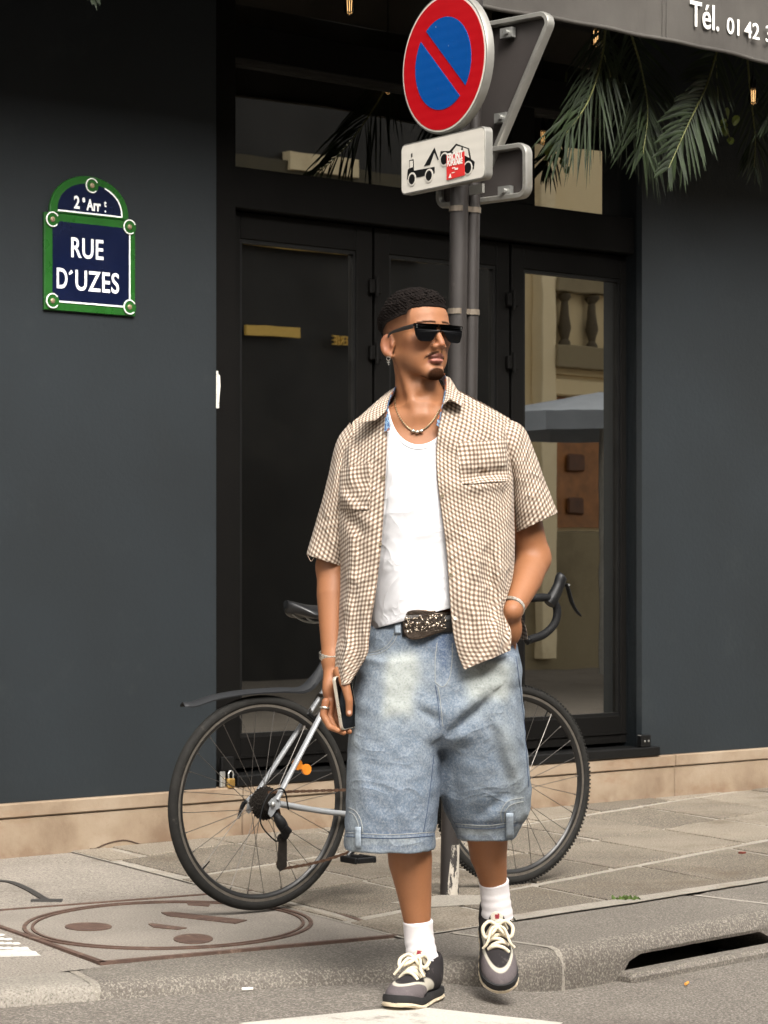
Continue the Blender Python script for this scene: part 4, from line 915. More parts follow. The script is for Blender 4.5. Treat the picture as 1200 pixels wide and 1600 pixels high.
# saddle: tail left, nose to the front
sb = bl(447, 948); S0 = Vector((sb.x, 0, sb.z)); rows = []; N_ = 22
for i in range(N_+1):
    f = i/N_; x = S0.x+.275*f; hw = .068*(1-smooth01(f, .18, .62))+.019; hw *= math.sin(math.pi*min(1, f*3+.12)/2) if f < .3 else 1
    if f > .93: hw *= math.sqrt(max(.05, 1-((f-.93)/.075)**2))
    zc_ = S0.z-.010*math.sin(f*2.6)+.008*max(0, (.25-f))*4-.012*smooth01(f, .7, 1); row = []
    for k in range(18):
        a = 2*math.pi*k/18; yy = math.cos(a)*hw; zz_ = math.sin(a); zz_ = (zz_*.013 if zz_ > 0 else zz_*(.030 if abs(math.cos(a)) > .4 else .012)); row.append((x, yy, zc_+zz_-.016*(abs(yy)/.07)**2))
    rows.append(row)
m = MB(); m.grid(rows, closed=True); m.f += [list(range(18)), [N_*18+q for q in range(17, -1, -1)]]; m.mi += [0, 0]; m.uv += [[(0,0)]*18]*2; sad = m.build('saddle', M_LEATH, bike, smooth=60, local=True)
for y in (-.022, .022):
    m = MB(); m.tube(spline([(S0.x+.04, y*1.4, S0.z-.022), (S0.x+.09, y, S0.z-.048), (S0.x+.17, y, S0.z-.05), (S0.x+.25, y*.4, S0.z-.02)], 14), .0035, 6); m.build('rail', M_STEEL, sad, local=True)
m = MB(); m.tube([SEATT+sdv*.10, (S0.x+.125, 0, S0.z-.05)], .014, 10); m.build('saddle_clamp', M_BLK, bike, local=True)
# clip-on mudguard over the rear wheel
gp = [bl(*p) for p in ((285,1103),(300,1102),(330,1092),(375,1084),(430,1080),(470,1078),(492,1058),(507,1034),(523,1008))]
S = spline(gp, 40); m = MB(); rows = []
for i, p in enumerate(S):
    T = S[min(i+1, 39)]-S[max(i-1, 0)]; T /= np.linalg.norm(T); up = np.array([-T[2], 0, T[0]]); up *= 1 if up[2] > 0 else -1; f = i/39; hw = .030*smooth01(f, -.15, .15) if f < .6 else .030-.016*smooth01(f, .6, .85); th = .004+.012*smooth01(f, .5, .8)
    row = []
    for k in range(9): a = -1+k/4; row.append(p+np.array([0, a*hw, 0])+up*(.012*(1-a*a)))
    for k in range(9): a = 1-k/4; row.append(p+np.array([0, a*hw*.96, 0])+up*(.012*(1-a*a)-th))
    rows.append(row)
m.grid(rows, closed=True); m.f += [list(range(18)), [39*18+q for q in range(17, -1, -1)]]; m.mi += [0, 0]; m.uv += [[(0,0)]*18]*2; m.build('mudguard', M_MUD, bike, smooth=50, local=True)
# rear brake caliper
bc = bl(498, 1112); m = MB()
m.tube([(bc.x+.02, -.03, bc.z+.05), (bc.x, -.036, bc.z+.012), (bc.x-.03, -.016, bc.z-.012)], .006, 8); m.tube([(bc.x+.02, .03, bc.z+.05), (bc.x, .036, bc.z+.012), (bc.x-.03, .016, bc.z-.012)], .006, 8); m.tube([(bc.x+.022, -.03, bc.z+.05), (bc.x+.022, .03, bc.z+.05)], .007, 8); m.build('rear_brake', M_DRV, bike, smooth=50, local=True)
m = MB(); m.bbox((bc.x-.035, -.014, bc.z-.016), (.05, .010, .012), (Vector((.8, 0, -.6)), YV, Vector((.6, 0, .8))), .003); m.build('brake_pad', M_BLACK, bike, local=True)
# drivetrain
for k, r in enumerate((.052, .047, .042, .037, .032, .028, .024)):
    m = MB(); n = int(r/.052*28); rows = []; poly = []
    for q in range(n*2): a = math.pi*q/n; rr = r+(.003 if q % 2 else -.001); poly.append((rr*math.cos(a), rr*math.sin(a)))
    m.prism(poly, (XV, ZV, YV), .0024, (0, -.026-.0042*k, HZ)); m.build('sprocket', M_DRV, bike, local=True)
cwc = BBp+Vector((0, -.045, 0)); poly = []
for q in range(92): a = math.pi*q/46; rr = .086+(.003 if q % 2 else -.001); poly.append((rr*math.cos(a), rr*math.sin(a)))
m = MB(); m.prism(poly, (XV, ZV, YV), .003, cwc); m.build('chainring', M_DRV, bike, local=True)
# derailleur and chain
d0 = bl(441, 1310, -.05); d1 = bl(437, 1338, -.05); d2 = bl(440, 1352, -.05)
dt = bl(436, 1285, -.06)
m = MB(); m.tube(spline([(.012, -.064, HZ-.03), (dt.x, -.07, dt.z), (d0.x, -.068, d0.z+.02), (d0.x, -.06, d0.z)], 12), [.010, .012, .015, .017, .018, .017, .016, .015, .014, .013, .011, .009], 10); m.build('derailleur', M_PLAS, bike, smooth=60, local=True)
bb_ = bl(450, 1300, -.07); m = MB(); m.tube([(dt.x+.005, -.078, dt.z-.012), (bb_.x, -.078, bb_.z)], [.013, .011], 10); m.build('derailleur_body', M_PLAS, bike, smooth=60, local=True)
m = MB(); m.prism([(d0.x-.014, d0.z+.008), (d0.x+.014, d0.z+.006), (d2.x+.016, d2.z-.004), (d2.x-.008, d2.z-.018), (d2.x-.02, d2.z-.006)], (XV, ZV, YV), .004, (0, -.056, 0)); m.build('derailleur_cage', M_DRV, bike, local=True)
for q in (d0, Vector((d2.x, 0, d2.z))):
    m = MB(); m.lathe([(.013, -.046), (.015, -.043), (.013, -.040)], (q.x, 0, q.z), YV, 14); m.build('jockey_wheel', M_DRV, bike, local=True)
ch = [Vector((0, -.042, HZ+.035)), cwc+Vector((-.01, .003, .088))]; lo = [Vector((d2.x+.004, -.043, d2.z-.012)), cwc+Vector((-.02, .003, -.086))]
cf = [Vector((d2.x-.012, -.043, d2.z)), Vector((d0.x+.014, -.043, d0.z)), Vector((.036, -.043, HZ-.012))]
lk = MB(); lk.box((0,0,0), (.0135, .0062, .0070)); lme = lk.mesh('chain_link', M_RSTCH); lk2 = MB(); lk2.box((0,0,0), (.0135, .0035, .0088)); lme2 = lk2.mesh('chain_link', M_RSTCH)
cm = MB(); nn = 0
for seg in (ch, lo, cf[:2], cf[1:]):
    a, b = seg; L = (b-a).length; d = (b-a).normalized(); k = int(L/.0127)
    for i in range(k):
        X = d; Yy = YV; Zz = X.cross(Yy); c_ = a+d*(i+.5)*.0127-ZV*(.012*math.sin(math.pi*(i+.5)/k) if seg is lo else 0); cm.box(c_, (.0132, .0066 if i % 2 else .0036, .0066 if i % 2 else .0092), (X, Yy, Zz))
stuff(cm.build('chain', M_RSTCH, bike, local=True))
m = MB(); m.tube(spline([(.06, -.068, HZ-.02), (.035, -.075, HZ+.045), (-.02, -.075, HZ+.03), (-.05, -.075, HZ-.05), (dt.x-.03, -.075, dt.z-.05), (dt.x-.006, -.072, dt.z-.055)], 30), .0026, 6); m.build('gear_cable', M_BLACK, bike, local=True)
m = MB(); a_ = bl(392, 1262, .05); m.tube(spline([(0, .068, HZ), (-.012, .08, HZ-.012), (-.03, .082, HZ-.055)], 8), [.006, .006, .007, .007, .007, .006, .005, .004], 8); m.build('quick_release', M_BLACK, bike, local=True)
# cranks and pedals
pd_ = bl(566, 1342, -.14); ca = (Vector((pd_.x, 0, pd_.z))-BBp).normalized()*.170
for y, s_ in ((-.062, 1), (.062, -1)):
    e = BBp+ca*s_; m = MB(); m.tube([BBp+Vector((0, y, 0)), e+Vector((0, y*1.05, 0))], [(.012, .008), (.009, .006)], 10); m.build('crank', M_BLK, bike, smooth=50, local=True)
    c_ = e+Vector((0, y+math.copysign(.055, y), 0)); m = MB(); m.tube([e+Vector((0, y, 0)), c_], .006, 8)
    for dx in (-.036, .036): m.bbox(c_+Vector((dx, 0, -.004)), (.012, .085, .020), None, .003)
    for dy in (-.038, .038): m.bbox(c_+Vector((0, dy, -.004)), (.06, .012, .018), None, .003)
    m.tube([c_-Vector((0, .03, 0)), c_+Vector((0, .03, 0))], .010, 8); m.build('pedal', M_PLAS, bike, local=True)
# fork, stem, bars
m = MB()
for y in (-.055, .055):
    m.tube(spline([Vector((WB, y, HZ)), Vector((WB-.035, y*.9, .55)), Vector((WB-.082, y*.75, .655)), HB+Vector((.008, y*.3, -.022))], 14), list(np.linspace(.009, .014, 14)), 10)
m.build('fork', M_BLK, bike, smooth=50, local=True)
sa = (HT-HB).normalized(); stp = HT+sa*.06; hood = bl(868, 920, -.20)
bar_c = Vector((stp.x+.075, 0, bl(850, 934, -.15).z))
m = MB(); m.tube([HT, stp], .015, 12); m.tube([stp, bar_c], .014, 12); m.lathe([(.019, -.02), (.019, .02)], bar_c, YV, 14); m.build('stem', M_BLK, bike, smooth=40, local=True)
for y in (-.20, .20):
    g = lambda px, py: (lambda q: Vector((q.x, y, q.z)))(bl(px, py, -.20))
    tp_ = g(830, 936); pts = [Vector((bar_c.x, math.copysign(.02, y), bar_c.z)), Vector((bar_c.x, math.copysign(.14, y), bar_c.z)), Vector((bar_c.x+.012, math.copysign(.19, y), bar_c.z)), g(838, 934), g(858, 935), g(870, 950), g(867, 973), g(850, 991), g(826, 1000)]
    m = MB(); m.tube(spline(pts, 44), .0138, 12); hb = m.build('handlebar', M_TAPE, bike, smooth=50, local=True)
    m = MB(); m.lathe([(.0145, -.004), (.0145, .004), (.008, .008)], g(824, 1001), Vector((-1, 0, -.25)), 12); m.build('bar_end', M_BLACK, hb, local=True)
    m = MB(); m.tube(spline([g(858, 944), g(866, 930), g(873, 915), g(877, 902), g(879, 899)], 16), [(.021*k_, .018*k_) for k_ in (.95, 1.05, 1.1, 1.1, 1.05, 1, .98, .96, .96, .98, 1, 1, .95, .85, .6, .15)], 12); m.build('brake_hood', M_PLAS, hb, smooth=60, local=True)
    m = MB(); m.tube(spline([g(884, 912), g(888, 922), g(893, 940), g(900, 954), g(908, 963)], 14), [(.006, .009)]*8+[(.005, .008)]*4+[(.004, .006), (.002, .003)], 8); m.build('brake_lever', M_BLACK, hb, smooth=60, local=True)
    m = MB(); m.tube([g(886, 914)+YV*.008, g(886, 914)-YV*.011], .004, 8); m.build('lever_pivot', M_STEEL, hb, local=True)
# ================================================================== sculpting helper: signed-distance shapes -> one smooth mesh
def rot_from(x, y, z): return np.array([list(x), list(y), list(z)], float)        # rows = local axes
class Sculpt:
    def __init__(s): s.ops = []
    def _push(s, f, c, R, k, mode): s.ops.append((f, np.array(c, float), float(R), k, mode)); return s
    def cone(s, a, b, ra, rb, k=.01, mode='u'):
        a = np.array(a, float); b = np.array(b, float); ab = b-a; L2 = max(ab@ab, 1e-9)
        def f(p):
            t = np.clip(((p-a)@ab)/L2, 0, 1); return np.linalg.norm(p-a-t[:, None]*ab, axis=1)-(ra+(rb-ra)*t)
        return s._push(f, (a+b)/2, math.sqrt(L2)/2+max(ra, rb), k, mode)
    def chain(s, pts, rad, k=.008, mode='u'):             # one limb: nearest of its tapered pieces
        A = [np.array(p, float) for p in pts]; c = sum(A)/len(A)
        def f(p):
            d = None
            for i in range(len(A)-1):
                ab = A[i+1]-A[i]; t = np.clip(((p-A[i])@ab)/max(ab@ab, 1e-9), 0, 1); e = np.linalg.norm(p-A[i]-t[:, None]*ab, axis=1)-(rad[i]+(rad[i+1]-rad[i])*t)
                d = e if d is None else np.minimum(d, e)
            return d
        return s._push(f, c, max(np.linalg.norm(q-c) for q in A)+max(rad), k, mode)
    def ell(s, c, r, R=None, k=.01, mode='u'):
        c = np.array(c, float); r = np.array(r, float)
        def f(p):
            q = p-c
            if R is not None: q = q@R.T
            k0 = np.linalg.norm(q/r, axis=1); k1 = np.linalg.norm(q/(r*r), axis=1)+1e-9; return k0*(k0-1)/k1
        return s._push(f, c, r.max(), k, mode)
    def loft(s, rows, k=.01, mode='u', pw=2.0):           # rows: (z, cx, cy, rx, ry), z falling or rising
        A = np.array(sorted(rows), float); z = A[:, 0]
        zd = np.linspace(z[0], z[-1], 60); C = [np.interp(zd, z, A[:, i]) for i in range(1, 5)]
        for c in C:
            for _ in range(3): c[1:-1] = (c[:-2]+2*c[1:-1]+c[2:])/4
        def f(p):
            zz = np.clip(p[:, 2], zd[0], zd[-1]); cx, cy, rx, ry = [np.interp(zz, zd, c) for c in C]
            q = (np.abs((p[:, 0]-cx)/rx)**pw+np.abs((p[:, 1]-cy)/ry)**pw)**(1/pw); d = (q-1)*np.minimum(rx, ry)
            return np.maximum(d, np.maximum(p[:, 2]-zd[-1], zd[0]-p[:, 2]))
        R = math.sqrt(((z[-1]-z[0])/2)**2+(A[:, 3].max()+np.ptp(A[:, 1]))**2+(A[:, 4].max()+np.ptp(A[:, 2]))**2)
        return s._push(f, (A[:, 1].mean(), A[:, 2].mean(), (z[0]+z[-1])/2), R, k, mode)
    def fn(s, f, c=(0, 0, 0), R=1e3, k=.01, mode='u'): return s._push(f, c, R, k, mode)
    def __call__(s, P, bc=None, br=0):
        d = np.full(len(P), .5)
        for f, c, R, k, mode in s.ops:
            if bc is not None and np.linalg.norm(bc-c)-R-br > .03+2*k: 
                if mode != 'i': continue
            e = f(P)
            if mode == 'u': h = np.clip(.5+.5*(d-e)/k, 0, 1); d = d+(e-d)*h-k*h*(1-h)
            elif mode == 's': h = np.clip(.5-.5*(d+e)/k, 0, 1); d = d+(-e-d)*h+k*h*(1-h)
            elif mode == 'i': h = np.clip(.5-.5*(d-e)/k, 0, 1); d = d+(e-d)*h+k*h*(1-h)
            elif mode == 'd': d = d+e                    # displacement field
        return d
def sculpt_mesh(sc, lo, hi, h, name, mat, parent=None, colf=None, smooth_it=1):
    lo = np.array(lo, float); hi = np.array(hi, float); B = 20; nb = np.ceil((hi-lo)/(h*B)).astype(int); N = nb*B+2
    g = np.arange(B+2)-0; half = h*(B+1)/2; br = half*1.75; gid = lambda c: (c[..., 0]*N[1]+c[..., 1])*N[2]+c[..., 2]
    V, I, Q = [], [], []
    off = np.stack(np.meshgrid(np.arange(B+1), np.arange(B+1), np.arange(B+1), indexing='ij'), -1)
    for bx in range(nb[0]):
        for by in range(nb[1]):
            for bz in range(nb[2]):
                base = np.array([bx, by, bz])*B; bc = lo+h*(base+(B)/2)
                cull = sc(bc[None], bc, br)[0]
                if abs(cull) > br+.02: continue
                G = lo+h*(base+off.reshape(-1, 3)); D = sc(G, bc, br).reshape(B+1, B+1, B+1); S = D < 0
                if S.all() or not S.any(): continue
                cnt = np.zeros((B, B, B)); acc = np.zeros((B, B, B, 3))
                for ax in range(3):
                    for a in (0, 1):
                        for b in (0, 1):
                            sl0 = [None]*3; sl1 = [None]*3; o = np.zeros(3); oth = [q for q in range(3) if q != ax]
                            sl0[ax] = slice(0, B); sl1[ax] = slice(1, B+1)
                            for q, w in zip(oth, (a, b)): sl0[q] = sl1[q] = slice(w, B+w); o[q] = w
                            d0_, d1_ = D[tuple(sl0)], D[tuple(sl1)]; m = (d0_ < 0) != (d1_ < 0); t = np.where(m, d0_/(d0_-d1_+1e-12), 0)
                            p = np.zeros((B, B, B, 3)); p[...] = o; p[..., ax] = t; acc += np.where(m[..., None], p, 0); cnt += m
                act = cnt > 0; idx = np.argwhere(act); cell = idx+base+1
                V.append(lo+h*(idx+base+acc[act]/cnt[act][:, None])); I.append(gid(cell))
                for ax in range(3):
                    oth = [q for q in range(3) if q != ax]; s0 = S[:B, :B, :B]; sl = [slice(0, B)]*3; sl[ax] = slice(1, B+1); s1 = S[tuple(sl)]
                    e = np.argwhere(s0 != s1)
                    if not len(e): continue
                    fl = s0[tuple(e.T)]; e = e+base+1; u = np.zeros(3, int); v = np.zeros(3, int); u[(ax+1) % 3] = 1; v[(ax+2) % 3] = 1
                    q = np.stack([gid(e-u-v), gid(e-v), gid(e), gid(e-u)], 1); q[~fl] = q[~fl][:, ::-1]; Q.append(q)
    V = np.concatenate(V); I = np.concatenate(I); Q = np.concatenate(Q); o = np.argsort(I); I = I[o]; V = V[o]
    J = np.searchsorted(I, Q); J = np.clip(J, 0, len(I)-1); ok = (I[J] == Q).all(1); J = J[ok]
    E = np.concatenate([J[:, [0, 1]], J[:, [1, 2]], J[:, [2, 3]], J[:, [3, 0]]]); 
    for _ in range(smooth_it):
        s = np.zeros_like(V); n = np.zeros(len(V))
        for a, b in ((0, 1), (1, 0)): np.add.at(s, E[:, a], V[E[:, b]]); np.add.at(n, E[:, a], 1)
        V = V*.5+.5*s/np.maximum(n, 1)[:, None]
    org = np.array(sub_origin(parent)) if parent is not None else V.min(0)*0
    me = bpy.data.meshes.new(name); me.from_pydata((V-org).tolist(), [], J.tolist()); me.materials.append(mat); me.shade_smooth()
    if colf is not None:
        C = np.clip(colf(V), 0, 1); a = me.color_attributes.new('Col', 'FLOAT_COLOR', 'POINT'); a.data.foreach_set('color', np.concatenate([C, np.ones((len(C), 1))], 1).ravel().astype(np.float32) if C.shape[1] == 3 else C.ravel().astype(np.float32))
    me.update(); ob = bpy.data.objects.new(name, me); link(ob, parent); return ob
def vnoise(P, f, seed=0, oct=2):                          # cheap smooth field from rotated sines, about -1..1
    r = np.random.default_rng(seed); out = 0; amp = 1; tot = 0
    for o in range(oct):
        for _ in range(5):
            k = r.normal(size=3); k = k/np.linalg.norm(k)*f*(2**o)*r.uniform(.7, 1.3); out = out+amp*np.sin(P@k*6.283+r.uniform(0, 6.28)); tot += amp*.6
        amp *= .5
    return out/tot
def bump01(d, a, b): return 1-smooth01(d, a, b)
# ================================================================== the man
MY = 6.34
def W(px, py, Y=MY): return np.array(at_depth(px, py, Y))
man_p = thing('person', at_depth(670, 1568, 6.34), 'man in open checked shirt, white vest and wide pale denim shorts walking off the kerb', 'person'); man_p.location.z = -.06
YAW = math.radians(35); HC = W(652, 527, 6.325)
HS = np.array([math.cos(YAW), math.sin(YAW), 0]); HF = np.array([math.sin(YAW), -math.cos(YAW), 0]); HU = np.array([0, 0, 1.0])
_t = math.radians(-3.5); HU2 = HU*math.cos(_t)+HF*math.sin(_t); HF2 = HF*math.cos(_t)-HU*math.sin(_t)
def hd(x, y, z): return HC+HS*x-HF2*y+HU2*z              # head space: x his left, y backwards, z up
HR = rot_from(HS, -HF2, HU2)
def tohead(P): return (P-HC)@HR.T
b = Sculpt()
E = lambda c, r, k=.012, mode='u': b.ell(hd(*c), r, HR, k, mode)
E((0, .014, .030), (.0745, .097, .085), .01)
E((0, -.020, -.022), (.0600, .066, .087), .03)
E((0, -.030, .045), (.060, .056, .046), .03)
for s in (-1, 1):
    b.cone(hd(s*.047, .012, -.050), hd(s*.013, -.064, -.102), .0155, .0145, .022)
    E((s*.044, -.048, -.018), (.021, .020, .016), .020)
    E((s*.034, -.030, -.060), (.022, .030, .025), .03)
E((0, -.070, -.100), (.021, .016, .016), .018)
b.chain([hd(-.044, -.068, .019), hd(-.016, -.083, .022), hd(.016, -.083, .022), hd(.044, -.068, .019)], [.008, .009, .009, .008], .016)
for s in (-1, 1): E((s*.031, -.094, -.002), (.017, .014, .012), .012, 's'); E((s*.031, -.071, -.002), (.0125, .0125, .0125), .003)
b.cone(hd(0, -.084, .010), hd(0, -.1065, -.032), .0075, .0092, .012)
for s in (-1, 1): E((s*.0125, -.094, -.0365), (.0085, .010, .0075), .006); E((s*.0062, -.101, -.0455), (.0036, .0055, .0035), .003, 's')
b.cone(hd(0, -.090, -.040), hd(0, -.088, -.052), .010, .011, .01)
E((0, -.0825, -.0615), (.0240, .0112, .0055), .006); E((0, -.0825, -.0730), (.0205, .0116, .0066), .006)
b.chain([hd(-.026, -.081, -.0680), hd(0, -.0970, -.0673), hd(.026, -.081, -.0680)], [.0016, .0020, .0016], .003, 's')
E((0, -.090, -.0865), (.018, .008, .006), .008, 's')
for s in (-1, 1):                                          # ears
    ce, se = math.cos(.55), math.sin(.55); er = rot_from(HS*s*ce+HF2*se, -HF2*ce+HS*s*se, HU2)
    ec = hd(s*.0785, .020, -.022); eo = er[0]; eb = er[1]
    b.ell(ec+eb*.004, (.0068, .0200, .0300), er, .006); b.ell(ec+eo*.0070-eb*.001, (.0075, .0135, .0215), er, .003, 's')
    b.ell(ec+eo*.000-eb*.010, (.006, .005, .010), er, .004); b.cone(ec+eb*.002-HU2*.024, ec-eb*.006-HU2*.030, .0068, .0058, .006)
# neck and torso
NB = W(656, 640, 6.355)
b.cone(hd(0, .028, -.050), W(655, 622, 6.355), .050, .055, .022); b.cone(W(655, 618, 6.355), W(657, 660, 6.36), .055, .072, .03)
b.cone(hd(-.042, .012, -.055), W(650, 648, 6.285), .014, .011, .02); b.cone(hd(.042, .012, -.055), W(664, 648, 6.285), .014, .011, .02)
b.ell(W(657, 606, 6.298), (.011, .012, .016), None, .02)
torso = [(640, 657, .105, .070), (662, 658, .165, .085), (690, 660, .185, .100), (740, 662, .170, .112), (800, 664, .158, .112), (870, 668, .148, .104), (940, 678, .152, .106), (985, 686, .160, .110), (1040, 690, .165, .112)]
b.loft([(W(0, y)[2], W(x, y)[0], 6.365, rx, ry) for y, x, rx, ry in torso], .035)
b.chain([W(650, 640, 6.37), W(603, 678, 6.378), W(568, 708, 6.38)], [.043, .041, .049], .03); b.chain([W(665, 632, 6.37), W(722, 662, 6.375), W(772, 690, 6.385)], [.045, .046, .052], .03)
for cx_ in (622, 700): b.ell(W(cx_, 735, 6.292), (.075, .03, .065), None, .04)
b.cone(W(600, 648, 6.313), W(642, 656, 6.300), .008, .008, .03); b.cone(W(670, 655, 6.300), W(715, 640, 6.313), .008, .008, .03)
# arms
RE, RWR = W(520, 885, 6.405), W(519, 1030, 6.318)
b.chain([W(560, 700, 6.385), W(540, 780, 6.40), RE], [.056, .050, .042], .02); b.chain([RE, W(519, 930, 6.375), RWR], [.041, .041, .0265], .02)
LE, LWR = W(834, 872, 6.455), W(800, 955, 6.275)
b.chain([W(780, 690, 6.39), W(806, 770, 6.42), LE], [.056, .053, .043], .02); b.chain([LE, W(822, 905, 6.39), LWR], [.043, .043, .0275], .02)
# left hand slipping into the pocket
LH = W(798, 983, 6.300); b.ell(LH, (.030, .022, .046), rot_from((1,0,0),(0,.93,.36),(0,-.36,.93)), .018); b.cone(W(787, 966, 6.272), W(779, 996, 6.268), .013, .010, .008)
for i in range(4): b.chain([W(784+6*i, 1006, 6.326+.003*i), W(780+6*i, 1036, 6.338), W(778+6*i, 1058, 6.345)], [.0088, .0082, .0070], .003)
# right hand hanging, closed on the phone
ed = rot_from(np.array([.8, -.6, 0]), np.array([.6, .8, 0]), [0, 0, 1])
b.cone(RWR, W(520, 1062, 6.305), .0262, .0235, .015); b.ell(W(521, 1076, 6.300), (.0215, .039, .044), ed, .018)
PHL = (np.array([537-521, 0, -(1138-1085)*1.0])); PHL = PHL/np.linalg.norm(PHL)
fing = []
for i, (dx, dl) in enumerate(((0, 0), (1.5, 4), (3, 3), (6, -5))):
    o = np.array([.6, .8, 0])*(.0205*i-.016)
    ch = [W(515+dx*.3, 1096, 6.272)+o, W(511+dx, 1117+dl*.5, 6.268)+o, W(521+dx, 1135+dl, 6.262)+o, W(534+dx, 1141+dl, 6.250)+o]
    b.chain(ch, [.0105, .0095, .0086, .0072], .0035); fing.append(ch)
TH = [W(530, 1050, 6.272), W(540, 1072, 6.243), W(545.5, 1095, 6.236), W(545.5, 1114, 6.238)]
b.chain(TH, [.016, .0125, .0105, .0085], .006); b.ell(TH[3], (.0085, .0085, .0105), None, .004)
# legs
RK, LK = W(630, 1230, 6.30), W(762, 1225, 6.37)
b.chain([W(640, 1020, 6.37), RK], [.085, .058], .02); b.chain([RK, W(638, 1305, 6.325), W(641, 1345, 6.34), W(648, 1400, 6.355), W(653, 1450, 6.362), W(655, 1495, 6.36)], [.056, .0585, .0575, .044, .0335, .034], .02)
b.ell(W(640, 1335, 6.375), (.045, .03, .07), None, .03)
b.chain([W(735, 1020, 6.38), LK], [.085, .058], .02); b.chain([LK, W(761, 1300, 6.46), W(763, 1335, 6.49), W(769, 1365, 6.515), W(772, 1390, 6.53), W(775, 1432, 6.545)], [.057, .0565, .050, .040, .0335, .034], .02)
SKIN = np.array(lin(142,94,62)[:3]); SK_R = np.array(lin(126,74,54)[:3]); DARKH = np.array(lin(20,13,11)[:3])
def skin_col(P):
    q = tohead(P); x, y, z = q[:, 0], q[:, 1], q[:, 2]; ax_ = np.abs(x)
    n = vnoise(P, 9, 3)[:, None]; C = SKIN*(1+.06*n); head = (z > -.13)
    def mixin(c, w): 
        nonlocal C; w = np.clip(w, 0, 1)[:, None]; C = C*(1-w)+np.array(c)[:3]*w
    hm = head.astype(float)
    mixin(SK_R, hm*.35*bump01(np.hypot((ax_-.045)/.03, (z+.028)/.025), .4, 1.2)*(y < -.02))
    mixin(SK_R, hm*.5*bump01(np.hypot(x/.018, (z+.034)/.014), .5, 1.2)*(y < -.085))
    mixin(SK_R, hm*.55*(ax_ > .074)*bump01(np.hypot((y-.016)/.03, (z+.01)/.04), .7, 1.2))
    # lips
    mixin(lin(106,63,53), hm*bump01(np.abs(z+.0615)/(.0066-.0042*(ax_/.025)**2+1e-4), .75, 1.15)*(ax_ < .0245)*(y < -.070))
    mixin(lin(144,90,78), hm*bump01(np.abs(z+.0737)/(.0074-.005*(ax_/.0225)**2+1e-4), .75, 1.15)*(ax_ < .0225)*(y < -.070))
    mixin(lin(90,48,40), hm*bump01(np.abs(z+.0676), .0006, .0018)*(ax_ < .0245)*(y < -.074))
    # moustache, goatee, shaved shadow
    mz = -.0505-.014*(ax_/.03)**1.6; mixin(DARKH, hm*.92*bump01(np.abs(z-mz), .0024, .0048)*bump01(ax_, .029, .035)*(y < -.060)*smooth01(ax_, .0, .006))
    mixin(DARKH, hm*.93*bump01(np.hypot(ax_/.0285, (z+.1075)/.0190), .78, 1.05)*(y < -.040))
    mixin(DARKH, hm*.30*bump01(np.hypot(ax_/.009, (z+.0835)/.006), .5, 1.2)*(y < -.066))
    jaw = bump01(np.abs(z+.082+.62*(y+.055)*-.5), .012, .035)*smooth01(y, -.065, -.030)*(1-smooth01(y, .01, .04))*(1-smooth01(z, -.060, -.035)); mixin(DARKH, hm*.26*jaw)
    # brows, hair fade at the sides
    mixin(DARKH, hm*.9*bump01(np.abs(z-(.0235+.004*np.sin(ax_*60))), .0022, .0045)*(ax_ > .010)*(ax_ < .054)*(y < -.05))
    zc = hair_cut(y); side = smooth01(zc-z, -.004, .056); mixin(DARKH, hm*(1-side)*.86*(y > -.056)*(z > -.085)*smooth01(y, -.062, -.050)); mixin(DARKH, hm*(z > zc-.001)*(y <= -.05))
    # thumb nail, knuckles
    mixin(lin(206,158,140), bump01(np.linalg.norm(P-(TH[3]+np.array([.001, -.0085, .002])), axis=1), .004, .0062))
    mixin(SK_R*.8, .35*bump01(np.linalg.norm(P-W(521, 1100, 6.27), axis=1), .02, .06))
    return C
def hair_cut(y): return np.interp(y, [-.12, -.075, -.058, -.050, -.046, -.02, .03, .07, .10, .12], [.069, .068, .066, .062, .050, .046, .038, .020, -.006, -.02])
t = NT('skin'); at = t.attr('Col').outputs['Color']; v = t.pos()
c = t.mix(t.math('MULTIPLY', t.step(t.noise(v, 160, 4, .7), .35, .7), .10), at, (.12, .05, .025, 1)); t.set(Base_Color=c); lum = t.sep(at)[0]; t.put(t.b.inputs['Specular IOR Level'], t.math('MULTIPLY', t.step(lum, .02, .16), .40))
t.put(t.b.inputs['Roughness'], t.math('MULTIPLY_ADD', t.noise(v, 60, 3), .2, .46)); t.b.inputs['Subsurface Weight'].default_value = .05; t.b.inputs['Subsurface Radius'].default_value = (.012, .005, .003); t.b.inputs['Subsurface Scale'].default_value = .6
t.bump(t.noise(v, 420, 3, .6), .12, .002); M_SKIN = t.m
body = sculpt_mesh(b, (-.22, 6.10, -.06), (.46, 6.66, 1.86), .0030, 'body', M_SKIN, man_p, skin_col, 1)
